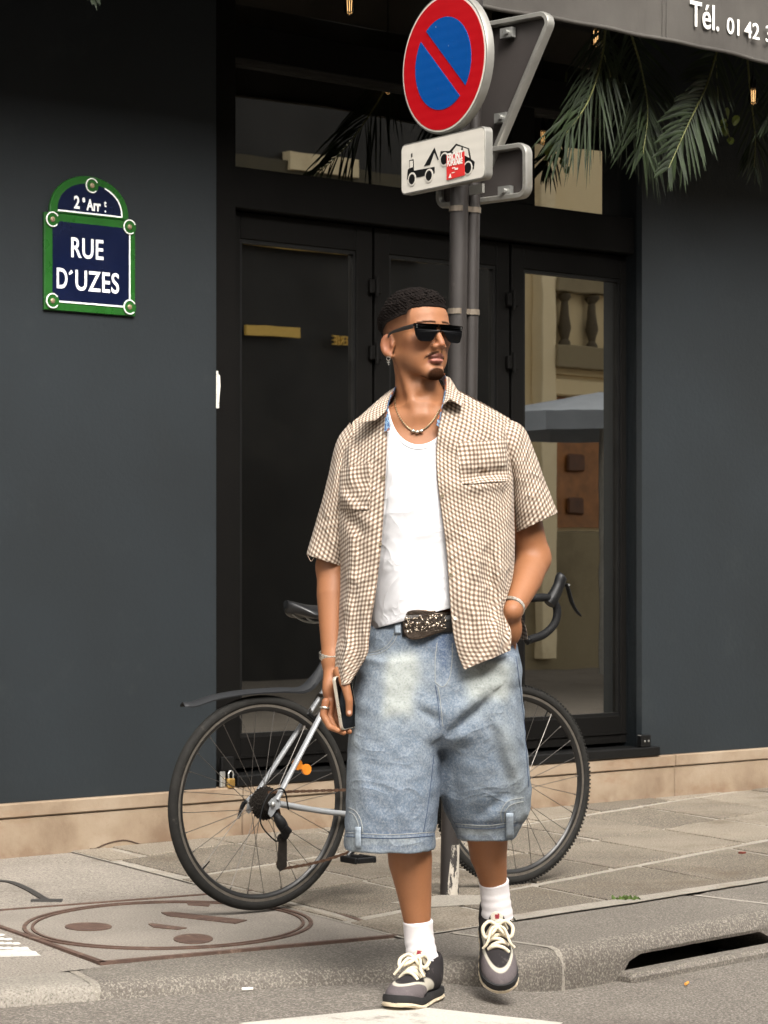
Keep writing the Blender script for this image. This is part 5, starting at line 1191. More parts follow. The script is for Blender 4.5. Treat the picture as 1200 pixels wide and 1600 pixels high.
# hair: tight curls with a crisp front line and faded sides
h_ = Sculpt(); zf = hair_cut
def hair_f(P):
    q = tohead(P); x, y, z = q[:, 0], q[:, 1], q[:, 2]; r = np.array([.0745, .097, .085]); qq = (q-np.array([0, .014, .030])); k0 = np.linalg.norm(qq/r, axis=1); k1 = np.linalg.norm(qq/(r*r), axis=1)+1e-9; d = k0*(k0-1)/k1
    r2 = np.array([.060, .056, .046]); q2 = q-np.array([0, -.030, .045]); a0 = np.linalg.norm(q2/r2, axis=1); a1 = np.linalg.norm(q2/(r2*r2), axis=1)+1e-9; d2 = a0*(a0-1)/a1
    hh = np.clip(.5+.5*(d-d2)/.03, 0, 1); d = d+(d2-d)*hh-.03*hh*(1-hh)
    up = z-zf(y); front = smooth01(-y, .035, .07); t_ = .0008+.0132*smooth01(up, .004, .050)*(1-front)+front*(.0025+.0115*smooth01(up, 0, .030)); t_ += .003*smooth01(z, .08, .12)
    t_ += (.0014*vnoise(P, 45, 5, 2)+.0022*vnoise(P, 170, 8, 1))*smooth01(up, 0, .02)
    return np.maximum(d-t_, -(up)-.0008*vnoise(P, 60, 6, 1))
h_.fn(hair_f, HC, .2); hc = np.array(lin(34,25,21)[:3])
t = NT('curly_hair'); v = t.pos(); vo = t.math('ADD', t.math('MULTIPLY', t.voro(v, 420), .6), t.math('MULTIPLY', t.noise(v, 300, 4, .7), .5)); c = t.ramp(vo, [(.25, lin(40,30,25)), (.5, lin(20,15,13)), (.8, lin(8,6,5))]); t.set(Base_Color=c, Roughness=.9, Specular_IOR_Level=.12); t.bump(t.math('SUBTRACT', 1.0, vo), .9, .004); M_HAIR = t.m
hair = sculpt_mesh(h_, HC-.17, HC+.17, .0020, 'hair', M_HAIR, man_p, None, 0)
# sunglasses
M_LENS = plain('dark_lens', lin(8,8,9), .10, 0, .1, 5, Specular_IOR_Level=.5); M_GFR = plain('matt_black_acetate', lin(38,34,32), .45, 0, .1, 50)
hpoly = [(0, .0185), (.040, .0185), (.0735, .0175), (.0755, .009), (.0725, -.010), (.0665, -.0225), (.058, -.0265), (.034, -.0265), (.0235, -.021), (.014, -.006), (.008, .0015), (0, .004)]
poly = hpoly+[(-x, z) for x, z in reversed(hpoly[1:-1])]
def gl_pt(x, z, d): return Vector(hd(x, -.1005+1.6*x*x-d, z))
def dense(poly, n=3):
    out = []
    for a, b_ in zip(poly, poly[1:]+poly[:1]):
        for k in range(n): out.append((a[0]+(b_[0]-a[0])*k/n, a[1]+(b_[1]-a[1])*k/n))
    return out
def curved(poly, d0, d1, mm):
    P = dense(poly); tri = tessellate_polygon([[Vector((x, z, 0)) for x, z in P]]); n = len(P); mm.add([gl_pt(x, z, d0) for x, z in P]+[gl_pt(x, z, d1) for x, z in P], [tuple(t) for t in tri]+[tuple(n+i for i in reversed(t)) for t in tri]+[(i, (i+1) % n, n+(i+1) % n, n+i) for i in range(n)])
sg = bpy.data.objects.new('sunglasses', None); link(sg, man_p); sg.empty_display_size = .02
m = MB(); curved(poly, .0, .0035, m); m.build('lens', M_LENS, sg)
m = MB(); curved([(-.0765, .0120), (.0765, .0120), (.0765, .0195), (-.0765, .0195)], -.001, .0050, m); m.build('top_bar', plain('gloss_black_frame', lin(9,9,10), .2, 0, .1, 20), sg)
for s in (-1, 1):
    m = MB(); m.tube([Vector(hd(s*.0765, -.089, .0125)), Vector(hd(s*.0785, -.05, .0120)), Vector(hd(s*.0800, -.004, .0095)), Vector(hd(s*.0805, .012, .006)), Vector(hd(s*.0800, .026, -.008))], [(.0058, .002), (.0055, .002), (.004, .002), (.0038, .002), (.003, .0018)], 8); m.build('temple_arm', M_GFR, sg, smooth=50)
    for z in (.0145, .009): m = MB(); m.lathe([(.0013, 0), (.0011, .0008)], gl_pt(s*.071, z, .0052), Vector(HF2), 8); m.build('rivet', M_STEEL, sg)
# ear drop, necklace
M_SIL = plain('polished_silver', lin(205,200,190), .25, .9, .1, 60)
ea = hd(-.0830, .016, -.054); er_ = bpy.data.objects.new('earring', None); link(er_, man_p); er_.empty_display_size = .01
m = MB(); m.tube([Vector(ea)+Vector((.005*math.cos(a), -.002, .005*math.sin(a)-.004)) for a in np.linspace(0, 6.28, 13)[:-1]], .0012, 6, closed=True); m.build('hoop', M_SIL, er_)
m = MB(); m.box(Vector(ea)+Vector((0, -.003, -.016)), (.0030, .0020, .012)); m.box(Vector(ea)+Vector((0, -.0035, -.0142)), (.0085, .0018, .0028)); m.build('cross_pendant', M_SIL, er_)
BT = BVHTree.FromObject(body, bpy.context.evaluated_depsgraph_get()); ORG = Vector(man_p.location)
def snap(px, py, tree=None, lift=.002, org=None, d0=5.6):   # first surface met along the camera ray
    tr = tree or BT; o = Vector((0, 0, CAMH)); d = (at_depth(px, py, 1.0)-o); d.normalize(); r = tr.ray_cast(o-(org or ORG), d)
    return (r[0]+(org or ORG)-d*lift) if r[0] is not None else at_depth(px, py, 6.25)
nk = [snap(x, y, lift=.003) for x, y in spline([(617,622),(619,640),(630,660),(643,672),(654,673.5),(666,668),(678,655),(687,640)], 46)]
nl = bpy.data.objects.new('necklace', None); link(nl, man_p); nl.empty_display_size = .01
m = MB()
for i, p in enumerate(nk): m.lathe([(0, -.0026), (.0020, -.0015), (.0022, 0), (.0020, .0015), (0, .0026)], p, Vector(nk[min(i+1, 45)]-nk[max(i-1, 0)]), 6)
stuff(m.build('chain', plain('gold_silver_chain', lin(190,172,140), .3, .85, .15, 90), nl))
for (x, y) in ((645.5, 673.5), (652, 675), (658.5, 673.5)):
    m = MB(); m.lathe([(0, -.0055), (.004, -.0045), (.0056, 0), (.004, .0045), (0, .0055)], snap(x, y, lift=.006), XV, 12); m.build('bead', M_SIL, nl, smooth=60)
# ================================================================== his clothes
from mathutils import noise as mnoise
def nz(x, y, s=0.0): return mnoise.noise((x, y, s))
# ---- checked cloth: two-way woven stripes on the cloth's own coordinates
t = NT('gingham_cloth'); uvn = t.uv(); sx = t.sep(uvn)
def stripe_(o): 
    w = t.math('SINE', t.math('MULTIPLY', o, 2*math.pi/.0120)); return t.step(w, -.75, .75)
a_, b_ = stripe_(sx[0]), stripe_(sx[1]); ss = t.math('MULTIPLY', t.math('ADD', a_, b_), .5)
c = t.ramp(ss, [(0, lin(208,196,180)), (.5, lin(142,123,107)), (1, lin(76,60,50))])
thr = t.noise(t.mapv(uvn, (1, 1, 1)), 900, 2); c = t.mix(t.math('MULTIPLY', thr, .12), c, lin(208,196,180)); c = t.mix(t.math('MULTIPLY', t.step(t.noise(uvn, 14, 4), .4, .75), .12), c, lin(120,96,74))
t.set(Base_Color=c, Roughness=.88, Specular_IOR_Level=.18); t.b.inputs['Sheen Weight'].default_value = .08
v = t.pos(); t.bump(t.math('ADD', t.math('MULTIPLY', thr, .12), t.math('ADD', t.math('ADD', t.math('MULTIPLY', t.crease(t.mapv(v, (1, 1, .55)), 8.5), 1.6), t.math('MULTIPLY', t.noise(v, 22, 4, .6), .9)), t.math('MULTIPLY', ss, .10))), .42, .010); M_GING = t.m
t = NT('floral_lining'); v = t.pos(); f = t.noise(v, 55, 3); c = t.ramp(f, [(.30, lin(60,86,124)), (.42, lin(120,150,176)), (.50, lin(88,66,84)), (.56, lin(176,104,52)), (.64, lin(128,48,42)), (.74, lin(70,104,96))], 'CONSTANT'); t.set(Base_Color=c, Roughness=.85); M_LINING = t.m
t = NT('white_rib_jersey'); v = t.pos(); rib = t.n('TexWave', wave_type='BANDS', bands_direction='X'); t.put(rib.inputs['Vector'], v); rib.inputs['Scale'].default_value = 130
t.set(Base_Color=t.ramp(t.noise(v, 8, 4), [(.3, (.56, .555, .57, 1)), (.7, (.62, .615, .63, 1))]), Roughness=.9, Specular_IOR_Level=.15); t.bump(t.math('ADD', t.math('MULTIPLY', rib.outputs['Fac'], .08), t.math('ADD', t.math('MULTIPLY', t.crease(t.mapv(v, (1, 1, 1.3), (0, .6, 0)), 6.0), 1.2), t.math('MULTIPLY', t.noise(v, 18, 3), .4))), .24, .010); M_TANK = t.m
# ---- outline of the open shirt, from the photograph (pixel rows)
YC = 6.372
def xL(y): return np.interp(y, [640, 670, 700, 780, 840, 885, 930, 980, 1015, 1080], [556, 540, 529, 526, 529, 532, 530, 524, 517, 517])
def xR(y): return np.interp(y, [640, 670, 700, 800, 835, 880, 935, 1000, 1060], [792, 800, 801, 803, 804, 804, 806, 808, 808])
def ridge(x): return np.interp(x, [500, 545, 575, 608, 640, 690, 715, 760, 800, 840], [700, 664, 641, 612, 600, 596, 604, 628, 652, 690])
def shirt_Y(px, py):
    dy = py-ridge(px); h = np.interp(dy, [-20, 0, 14, 40, 80, 150, 260, 400], [-.02, .0, .055, .098, .126, .146, .156, .166])
    cx_ = (xL(py)+xR(py))/2; hw = (xR(py)-xL(py))/2; s = np.clip(abs((px-cx_)/hw), 0, 1); return YC-h*(1-s**4)**.5
def folds(px, py):
    f = .0075*nz(px/46, py/190, 1.3)+.0040*nz(px/22, py/70, 4.1)+.0018*nz(px/11, py/24, 7.7)
    if px < 640:                                          # pull from armpit to pocket, drape below
        d = (py-770)-(px-528)*.9; f += .007*math.exp(-(d/13)**2)*math.exp(-((px-545)/30)**2)-.006*math.exp(-((d-24)/12)**2)*math.exp(-((px-548)/26)**2)
        d = (px-548)-(py-900)*-.05; f += .006*math.exp(-(d/9)**2)*smooth01(py, 800, 900)
    else:
        d = (py-742)+(px-760)*.12; f += -.010*math.exp(-(d/9)**2)*math.exp(-((px-765)/30)**2)+.008*math.exp(-((d-15)/9)**2)*math.exp(-((px-765)/34)**2)
        d = (px-742)-(py-850)*.06; f += .007*math.exp(-(d/10)**2)*smooth01(py, 770, 860)-.006*math.exp(-((d-22)/11)**2)*smooth01(py, 760, 860)+.005*math.exp(-((d+26)/10)**2)*smooth01(py, 860, 930)
        d = (px-782)-(py-850)*-.05; f += .006*math.exp(-(d/8)**2)*smooth01(py, 830, 900)
    return f*2.3
def surf(px, py, lift=0.0): return at_depth(px, py, shirt_Y(px, py)-folds(px, py)-lift)
def arc_uv(P):
    P = np.array([[list(p) for p in r] for r in P]); r, c = P.shape[:2]; du = np.linalg.norm(np.diff(P, axis=1), axis=2); u = np.concatenate([np.zeros((r, 1)), np.cumsum(du, 1)], 1)
    dv = np.linalg.norm(np.diff(P, axis=0), axis=2); v = np.concatenate([np.zeros((1, c)), np.cumsum(dv, 0)], 0); v = v*.5+.5*v.mean(1, keepdims=True); return np.stack([u, v], 2)
def cloth(P, name, parent, mat=M_GING, thick=.0016, uvoff=(0, 0), closed=False, sub=1):
    uv = arc_uv(P)+np.array(uvoff); m = MB(); m.grid(P, uv.tolist()); m.open = True; o = m.build(name, mat, parent, smooth=180)
    if thick:
        s = o.modifiers.new('thickness', 'SOLIDIFY'); s.thickness = thick; s.offset = 0
    if sub: q = o.modifiers.new('smooth', 'SUBSURF'); q.levels = q.render_levels = sub
    return o
shirt = bpy.data.objects.new('shirt', None); link(shirt, man_p); shirt.empty_display_size = .05
def panel(inner, outer, nr, nc, hemf=None):
    A, B_ = spline(inner, nr), spline(outer, nr); P = []
    for i in range(nr):
        row = []
        for j in range(nc):
            c_ = math.sin(math.pi/2*(j/(nc-1))**.85); p = A[i]*(1-c_)+B_[i]*c_; row.append(surf(p[0], p[1]))
        P.append(row)
    return P
Lin = [(605,616),(606,645),(605,690),(602,760),(597,840),(589,915),(581,965),(577,1000),(575,1020),(563,1043),(547,1068)]
Lout = [(553,657),(531,700),(527,740),(526,790),(529,840),(532,885),(530,925),(525,965),(519,1002),(516,1040),(520,1073)]
PL = panel(Lin, Lout, 96, 34)
for i, row in enumerate(PL):                                # hem bunched up over the hand
    for j, p in enumerate(row):
        py = 880-(p.z-CAMH)*FPX/p.y; px = 600+p.x*FPX/p.y; k = float(smooth01(py, 985, 1045)); p.y -= k*(.016*math.sin((px-520)/7.5)+.014)
cloth(PL, 'front_panel', shirt)
Rin = [(697,600),(691,640),(684,672),(681,710),(684,760),(690,805),(697,860),(702,930),(707,985),(715,1022),(725,1047)]
Rout = [(797,654),(801,690),(802,730),(803,780),(804,830),(804,870),(800,905),(791,935),(786,957),(797,985),(796,1016)]
PR = panel(Rin, Rout, 96, 38)
for i, row in enumerate(PR):                                # wrist lifts the front edge, hem falls outwards
    for j, p in enumerate(row):
        py = 880-(p.z-CAMH)*FPX/p.y; px = 600+p.x*FPX/p.y; k = float(smooth01(py, 930, 1010)*smooth01(px, 725, 790)); p.y -= .040*k+.010*k*math.sin(px/5.5)
cloth(PR, 'front_panel', shirt, uvoff=(.4, 0))
# back panel with the shoulder slope
rows = []
for i, f in enumerate(np.linspace(0, 1, 50)):
    row = []
    for j in range(41):
        g = j/40; a = math.pi*g; xx = -math.cos(a); yl = 656+(1000-656)*f; yr = 650+(1000-650)*f; xl, xr = xL(yl), xR(yr)-2
        if f > .8: xr += 18*smooth01(f, .8, .97)
        px = (xl+xr)/2+(xr-xl)/2*xx; top = ridge(px); top += 4; py = top+(1000-top)*f; dy = py-top
        h = np.interp(dy, [0, 20, 60, 150, 400], [.0, .07, .115, .13, .13]); row.append(at_depth(px, py, YC+h*math.sin(a)+.004*nz(px/30, py/120, 9)))
    rows.append(row)
cloth(rows, 'back_panel', shirt, uvoff=(1.0, 0))
def sleeve(pairs, depths, rds, name, uo, seed):
    n = 34; O = spline([p[0] for p in pairs], n); I = spline([p[1] for p in pairs], n); Dp = np.interp(np.linspace(0, 1, n), np.linspace(0, 1, len(depths)), depths); Rd = np.interp(np.linspace(0, 1, n), np.linspace(0, 1, len(rds)), rds); P = []
    for i in range(n):
        row = []
        for k in range(49):
            a = 2*math.pi*k/48; f = i/(n-1); w = 1+(.03+.03*f)*nz(math.cos(a)*1.6+seed, math.sin(a)*1.6, f*3)+.025*nz(math.cos(a)*4, math.sin(a)*4+seed, f*7)
            ctr = (O[i]+I[i])/2; hv = (O[i]-I[i])/2*math.cos(a)*w; row.append(at_depth(ctr[0]+hv[0], ctr[1]+hv[1]+(.8*math.sin(k*2.1) if i == n-1 else 0), Dp[i]-Rd[i]*math.sin(a)*w))
        P.append(row)
    o = cloth(P, name, shirt, uvoff=(uo, 0)); return P
sleeve([((547,660),(568,716)), ((526,690),(548,752)), ((512,748),(543,800)), ((497,805),(539,846)), ((478,867),(536,886))], [6.385, 6.39, 6.395, 6.40, 6.405], [.060, .064, .068, .070, .072], 'sleeve', 2.0, 3.0)
PS = sleeve([((790,654),(778,712)), ((818,668),(797,748)), ((838,712),(801,786)), ((856,762),(803,815)), ((871,802),(804,834))], [6.385, 6.395, 6.41, 6.42, 6.43], [.060, .066, .070, .072, .074], 'sleeve', 3.0, 8.0)
# collar leaves, stand with printed lining
def leaf(fold, edge, nm, off, n=20, m_=10):
    A, B_ = spline(fold, n), spline(edge, n); P = []
    for i in range(n):
        P.append([at_depth(*(A[i]*(1-g)+B_[i]*g)) - Vector((0, .010*math.sin(math.pi*g), 0)) for g in np.linspace(0, 1, m_)])
    return cloth(P, nm, shirt, uvoff=(off, .3))
leaf([(622,603,6.385), (610,617,6.325), (603,642,6.255)], [(606,612,6.405), (574,640,6.310), (556,660,6.262), (588,657,6.236)], 'collar_leaf', 5)
leaf([(694,587,6.395), (697,604,6.330), (692,634,6.262)], [(703,590,6.415), (716,612,6.330), (724,635,6.258), (703,622,6.235)], 'collar_leaf', 6)
P = []
fr_ = spline([(600,676,6.245), (603,646,6.262), (611,622,6.315), (630,604,6.415), (657,598,6.448), (684,592,6.42), (694,602,6.335), (692,628,6.275), (686,668,6.248)], 44); to_ = spline([(610,672,6.238), (607,632,6.262), (617,606,6.322), (633,590,6.425), (657,584,6.455), (684,578,6.425), (697,589,6.335), (694,622,6.268), (681,664,6.242)], 44)
for g in np.linspace(0, 1, 6): P.append([at_depth(*(fr_[i]*(1-g)+to_[i]*g)) for i in range(44)])
cloth(P, 'collar_lining', shirt, M_LINING)
# pockets, buttons, front edge
def patch_on(pxq, lift, nm, off, nr=16, nc=18, droop=0):
    c4 = [np.array(q, float) for q in pxq]; P = []
    for i in range(nr):
        f = i/(nr-1); l = c4[0]*(1-f)+c4[3]*f; r = c4[1]*(1-f)+c4[2]*f; P.append([surf(*(l*(1-g)+r*g), lift+droop*math.sin(math.pi*g)*math.sin(math.pi*min(1, f*1.1))*.5+(.0006 if i in (0, nr-1) else 0)) for g in np.linspace(0, 1, nc)])
    return cloth(P, nm, shirt, uvoff=off)
patch_on([(712,692),(792,686),(794,752),(722,757)], .0035, 'pocket', (7.003, .004), droop=.008)
patch_on([(530,731),(579,723),(578,797),(531,798)], .0035, 'pocket', (8.005, .002), droop=.006)
for pts in ([(604,690),(602,760),(597,840),(589,915),(581,965)], ):
    pass
M_BTN = plain('horn_button', lin(120,108,88), .3, .2, .2, 60); M_BTN2 = plain('pearl_button', lin(224,216,202), .3, 0, .1, 60)
for (x, y, mt) in ((691,775,M_BTN), (704.5,898,M_BTN), (711,966,M_BTN2), (599,747,M_BTN), (594,850,M_BTN)):
    q = snap(x, y, BVHTree.FromPolygons([tuple(p) for r in (PR if x > 640 else PL) for p in r], [(i*len(PR[0] if x > 640 else PL[0])+j, i*len(PR[0] if x > 640 else PL[0])+j+1, (i+1)*len(PR[0] if x > 640 else PL[0])+j+1, (i+1)*len(PR[0] if x > 640 else PL[0])+j) for i in range(95) for j in range(len(PR[0] if x > 640 else PL[0])-1)]), .003, Vector((0, 0, 0)))
    m = MB(); m.lathe([(.0048, -.002), (.0050, .0), (.0044, .0014), (.003, .0010), (0, .0008)], q, Vector((0, -1, 0)), 14); m.build('button', mt, shirt, smooth=40)
# loose thread at the left sleeve hem
m = MB(); m.tube(spline([at_depth(481, 868, 6.36), at_depth(486, 877, 6.355), at_depth(491, 871, 6.35), at_depth(496, 874, 6.35)], 12), .0009, 4); m.build('loose_thread', M_GING, shirt)
# ---- vest
def tank_Y(px, py):
    cx_ = np.interp(py, [640, 740, 870, 985], [658, 662, 668, 686]); rx = np.interp(py, [640, 662, 690, 740, 800, 870, 985], [.15, .180, .193, .186, .174, .165, .176]); h = np.interp(py, [620, 640, 662, 690, 740, 800, 870, 940, 1000], [.070, .088, .104, .119, .1305, .1285, .1235, .1285, .1325])
    s = np.clip(abs((px-cx_)/(rx*596)), 0, 1); return 6.365-h*(1-s**2)**.5
neck = spline([(556,622),(600,624),(607,636),(611,654),(620,674),(634,688),(650,694),(667,692),(681,684),(691,668),(696,640),(702,616),(750,620)], 160); hem_ = lambda x: np.interp(x, [540, 577, 640, 705, 760], [990, 985, 968, 950, 938])
colx = np.linspace(562, 742, 64); P = []
topcap = lambda x: ridge(x)+60
i0 = np.searchsorted(neck[:, 0], colx).clip(1, 159); topy = np.array([np.interp(x, neck[:, 0], neck[:, 1]) if 602 < x < 690 else max(topcap(x), 640) for x in colx])
for i in range(60):
    f = (i/59)**.9; row = []
    for j, x in enumerate(colx):
        py = topy[j]+(hem_(x)-topy[j])*f; fo = .0070*nz(x/50, py/75, 2.2)+.0014*nz(x/22, py/30, 6.6)
        d = (py-880)-(x-600)*-.9; fo += .005*math.exp(-(d/14)**2)*math.exp(-((x-600)/28)**2); d = (py-800)-(x-595)*-1.1; fo += .004*math.exp(-(d/12)**2)*math.exp(-((x-600)/22)**2)
        d = py-hem_(x)+16; fo += .004*math.exp(-(d/9)**2)*math.sin(x/9)
        row.append(at_depth(x, py, tank_Y(x, py)-.003-max(fo, -.004)-.004*smooth01(py, 930, 985)))
    P.append(row)
tank = cloth(P, 'vest', man_p, M_TANK, .002)
nb_ = [P[1][j]+Vector((0, -.002, 0)) for j in range(12, 52)]
m = MB(); m.tube([Vector(p) for p in nb_], [(.0014, .0008)]*len(nb_), 6); m.build('neck_binding', M_TANK, tank, smooth=60)
# ---- denim shorts
sh = Sculpt()
def row(y, x0, x1, Yc, ry): z = W(0, y)[2]; return (z, W((x0+x1)/2, y, Yc)[0], Yc, (x1-x0)/2/FPX*Yc, ry)
sh.loft([row(962, 592, 784, 6.365, .116), row(985, 573, 805, 6.365, .121), row(1040, 562, 808, 6.365, .132), row(1100, 552, 812, 6.362, .138), row(1150, 560, 810, 6.36, .128), row(1168, 600, 770, 6.36, .09)], .03)
sh.loft([row(1030, 570, 690, 6.352, .115), row(1100, 552, 690, 6.345, .128), row(1150, 545, 689, 6.338, .128), row(1230, 541, 688, 6.330, .124), row(1290, 539, 682, 6.328, .118), row(1345, 538, 679, 6.327, .114)], .022, pw=2.3)
sh.loft([row(1030, 692, 806, 6.36, .115), row(1100, 694, 812, 6.362, .122), row(1150, 691, 819, 6.37, .122), row(1200, 685, 825, 6.395, .122), row(1240, 685, 829, 6.42, .122), row(1275, 694, 828, 6.44, .116), row(1308, 711, 808, 6.455, .100), row(1335, 715, 802, 6.46, .098)], .022, pw=2.3)
def topx(P): return 600+P[:, 0]*FPX/P[:, 1], 880-(P[:, 2]-CAMH)*FPX/P[:, 1]
def segd(px, py, a, b):
    a = np.array(a, float); d = np.array(b, float)-a; L = d@d; t_ = np.clip(((px-a[0])*d[0]+(py-a[1])*d[1])/L, 0, 1); ex, ey = px-a[0]-t_*d[0], py-a[1]-t_*d[1]; return np.hypot(ex, ey)*np.sign(d[0]*(py-a[1])-d[1]*(px-a[0])), t_
def denim_disp(P):
    px, py = topx(P); fr = smooth01(6.40-P[:, 1], -.02, .04); Q = np.stack([P[:, 0], P[:, 1], P[:, 2]*.42], 1); e = .0042*vnoise(Q, 7, 11, 2)+.0016*vnoise(P, 22, 12, 1)
    d, t_ = segd(px, py, (690,1150), (770,1082)); w = np.sin(np.pi*np.clip(t_, .04, .96))**.6; e = e+fr*w*(.017*np.exp(-((d-6)/7.5)**2)-.012*np.exp(-((d+12)/13)**2))
    d, t_ = segd(px, py, (691,1132), (640,1098)); w = np.sin(np.pi*np.clip(t_, .04, .96)); e = e+fr*w*(.007*np.exp(-((d)/7)**2)-.005*np.exp(-((d-13)/10)**2))
    d, t_ = segd(px, py, (772,1100), (822,1262)); w = np.sin(np.pi*np.clip(t_, .02, .98)); e = e+fr*w*(-.008*np.exp(-(d/10)**2)+.007*np.exp(-((d-18)/10)**2))
    d, t_ = segd(px, py, (700,1180), (712,1290)); e = e+fr*np.sin(np.pi*t_)*(.007*np.exp(-((d+6)/9)**2))
    d, t_ = segd(px, py, (735,1285), (800,1235)); e = e+fr*np.sin(np.pi*t_)*(.006*np.exp(-(d/8)**2)-.006*np.exp(-((d-16)/10)**2))
    d, t_ = segd(px, py, (555,1170), (580,1300)); e = e+fr*np.sin(np.pi*t_)*(-.006*np.exp(-(d/12)**2)); d, t_ = segd(px, py, (640,1190), (655,1310)); e = e+fr*np.sin(np.pi*t_)*(.006*np.exp(-(d/12)**2)-.005*np.exp(-((d-22)/12)**2))
    d, t_ = segd(px, py, (786,1010), (806,1075)); e = e+fr*np.sin(np.pi*t_)*(-.012*np.exp(-(d/16)**2))
    for yy, xa, xb in ((1301, 500, 684), (1287, 690, 830)):       # stitched hem sits a touch deeper at its seam
        e = e+.0022*np.exp(-((py-yy)/2.6)**2)*(px > xa)*(px < xb)
    return e
sh.fn(denim_disp, W(690, 1150, 6.37), .6, .01, 'd')
sh.loft([row(1268, 556, 664, 6.330, .100), row(1340, 554, 663, 6.327, .098)], .006, 's', 2.3); sh.loft([row(1262, 712, 808, 6.438, .096), row(1285, 720, 800, 6.448, .086), row(1330, 729, 797, 6.456, .080)], .006, 's', 2.3)
sh.fn(lambda P: np.where(topx(P)[0] < 686, W(0, 1325)[2]+.0014*vnoise(P, 25, 4, 1), at_depth(0, 1309, 6.455).z+.0014*vnoise(P, 25, 4, 1))-P[:, 2], W(690, 1150, 6.37), .9, .003, 'i')
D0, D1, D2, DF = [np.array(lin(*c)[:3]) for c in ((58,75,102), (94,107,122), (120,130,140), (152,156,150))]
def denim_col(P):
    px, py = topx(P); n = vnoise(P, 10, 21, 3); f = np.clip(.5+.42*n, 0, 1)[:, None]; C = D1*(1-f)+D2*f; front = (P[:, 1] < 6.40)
    def mx(c, w): 
        nonlocal C; w = np.clip(w*front, 0, 1)[:, None]; C = C*(1-w)+np.array(c)[:3]*w
    wob = 5*vnoise(P, 9, 31, 2)
    def rect(x0, x1, y0, y1, s_, sk=0.0): X = px-sk*(py-y0)+wob; return smooth01(X, x0-s_, x0+s_)*(1-smooth01(X, x1-s_, x1+s_))*smooth01(py+wob, y0-s_, y0+s_)*(1-smooth01(py+wob, y1-s_, y1+s_))
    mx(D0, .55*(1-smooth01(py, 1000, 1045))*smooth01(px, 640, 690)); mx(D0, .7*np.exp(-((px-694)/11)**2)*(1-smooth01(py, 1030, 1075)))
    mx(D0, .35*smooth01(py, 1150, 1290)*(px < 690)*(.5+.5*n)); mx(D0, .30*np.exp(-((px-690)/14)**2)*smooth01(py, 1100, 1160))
    mx(DF, .90*rect(602, 655, 1022, 1120, 11, -.07)); mx(DF, .88*rect(728, 792, 1030, 1092, 13, .05)); mx(DF, .12*rect(575, 672, 1010, 1150, 22)); mx(DF, .2*rect(725, 800, 1020, 1120, 22))
    mx(DF, .35*np.exp(-((px-(780+.22*(py-1100)))/16)**2)*smooth01(py, 1100, 1150)); mx(DF, .25*np.exp(-((px-552)/12)**2)*smooth01(py, 1060, 1120))
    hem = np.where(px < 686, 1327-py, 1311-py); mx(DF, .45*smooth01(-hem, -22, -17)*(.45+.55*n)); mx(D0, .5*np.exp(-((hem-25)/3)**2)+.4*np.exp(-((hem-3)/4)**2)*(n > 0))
    return C
t = NT('washed_denim'); at = t.attr('Col').outputs['Color']; v = t.pos(); tw = t.noise(t.mapv(v, (1, 1, .35), (0, .6, 0)), 620, 3, .7); mo = t.noise(v, 170, 4, .75)
c = t.mix(t.math('MULTIPLY', t.step(mo, .46, .66), .38), at, lin(160,164,168)); c = t.mix(t.math('MULTIPLY', t.step(mo, .5, .34), .36), c, lin(52,68,92)); c = t.mix(t.math('MULTIPLY', t.step(tw, .45, .7), .2), c, lin(166,170,172))
t.set(Base_Color=c, Roughness=.88, Specular_IOR_Level=.2); t.bump(t.math('ADD', t.math('MULTIPLY', tw, .3), t.math('ADD', t.math('MULTIPLY', t.crease(v, 7.0), .9), t.math('MULTIPLY', t.noise(v, 38, 4), .7))), .5, .006); M_DENIM = t.m
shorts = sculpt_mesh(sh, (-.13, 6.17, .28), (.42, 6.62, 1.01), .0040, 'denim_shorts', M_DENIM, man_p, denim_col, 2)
ST = BVHTree.FromObject(shorts, bpy.context.evaluated_depsgraph_get())
M_THREAD = plain('pale_stitching', lin(140,142,140), .8, 0, .1, 80); M_THREADB = plain('dark_blue_stitching', lin(52,66,90), .8, 0, .1, 80)  # two thread colours for the seams: pale, and a darker blue
def seam(pts, mat=M_THREAD, r=.0011, n=40, lift=.0004, name='seam'):
    m = MB(); m.tube([snap(x, y, ST, lift) for x, y in spline(pts, n)], r, 5); m.build(name, mat, shorts)
seam([(683,1004),(680,1030),(680,1066)]); seam([(680,1066),(692,1073),(702,1060),(706,1035),(707,1005)]); seam([(680,1070),(684,1095),(688,1135)], M_THREADB); seam([(684,1072),(688,1095),(692,1135)])
seam([(574,1020),(590,1017),(604,1009),(613,997),(618,984)]); seam([(574,1024),(592,1021),(607,1012),(617,1000),(622,986)])
seam([(541,1301),(610,1304),(679,1300)]); seam([(541,1307),(610,1310),(679,1306)], M_THREADB); seam([(712,1287),(760,1290),(806,1284)]); seam([(712,1292),(760,1295),(806,1290)], M_THREADB)
seam([(545,1262),(556,1268),(564,1282),(567,1300)]); seam([(545,1268),(553,1273),(559,1285),(561,1300)]); seam([(784,1284),(783,1268),(794,1252),(818,1246)]); seam([(789,1284),(789,1270),(798,1258),(818,1252)])
seam([(678,1180),(670,1250),(662,1300)], M_THREADB)
seam([(806,1025),(818,1120),(826,1230)], M_THREADB, .0013)
def loop(px, y0, y1, w, nm='belt_loop'):
    P = [[snap(px-w/2+w*g, y0+(y1-y0)*f, ST, .003+.003*math.sin(math.pi*f)) for g in (0, .25, .5, .75, 1)] for f in np.linspace(0, 1, 7)]; m = MB(); m.grid(P); m.open = True; o = m.build(nm, M_DENIMP, shorts, smooth=180); s = o.modifiers.new('t', 'SOLIDIFY'); s.thickness = .003
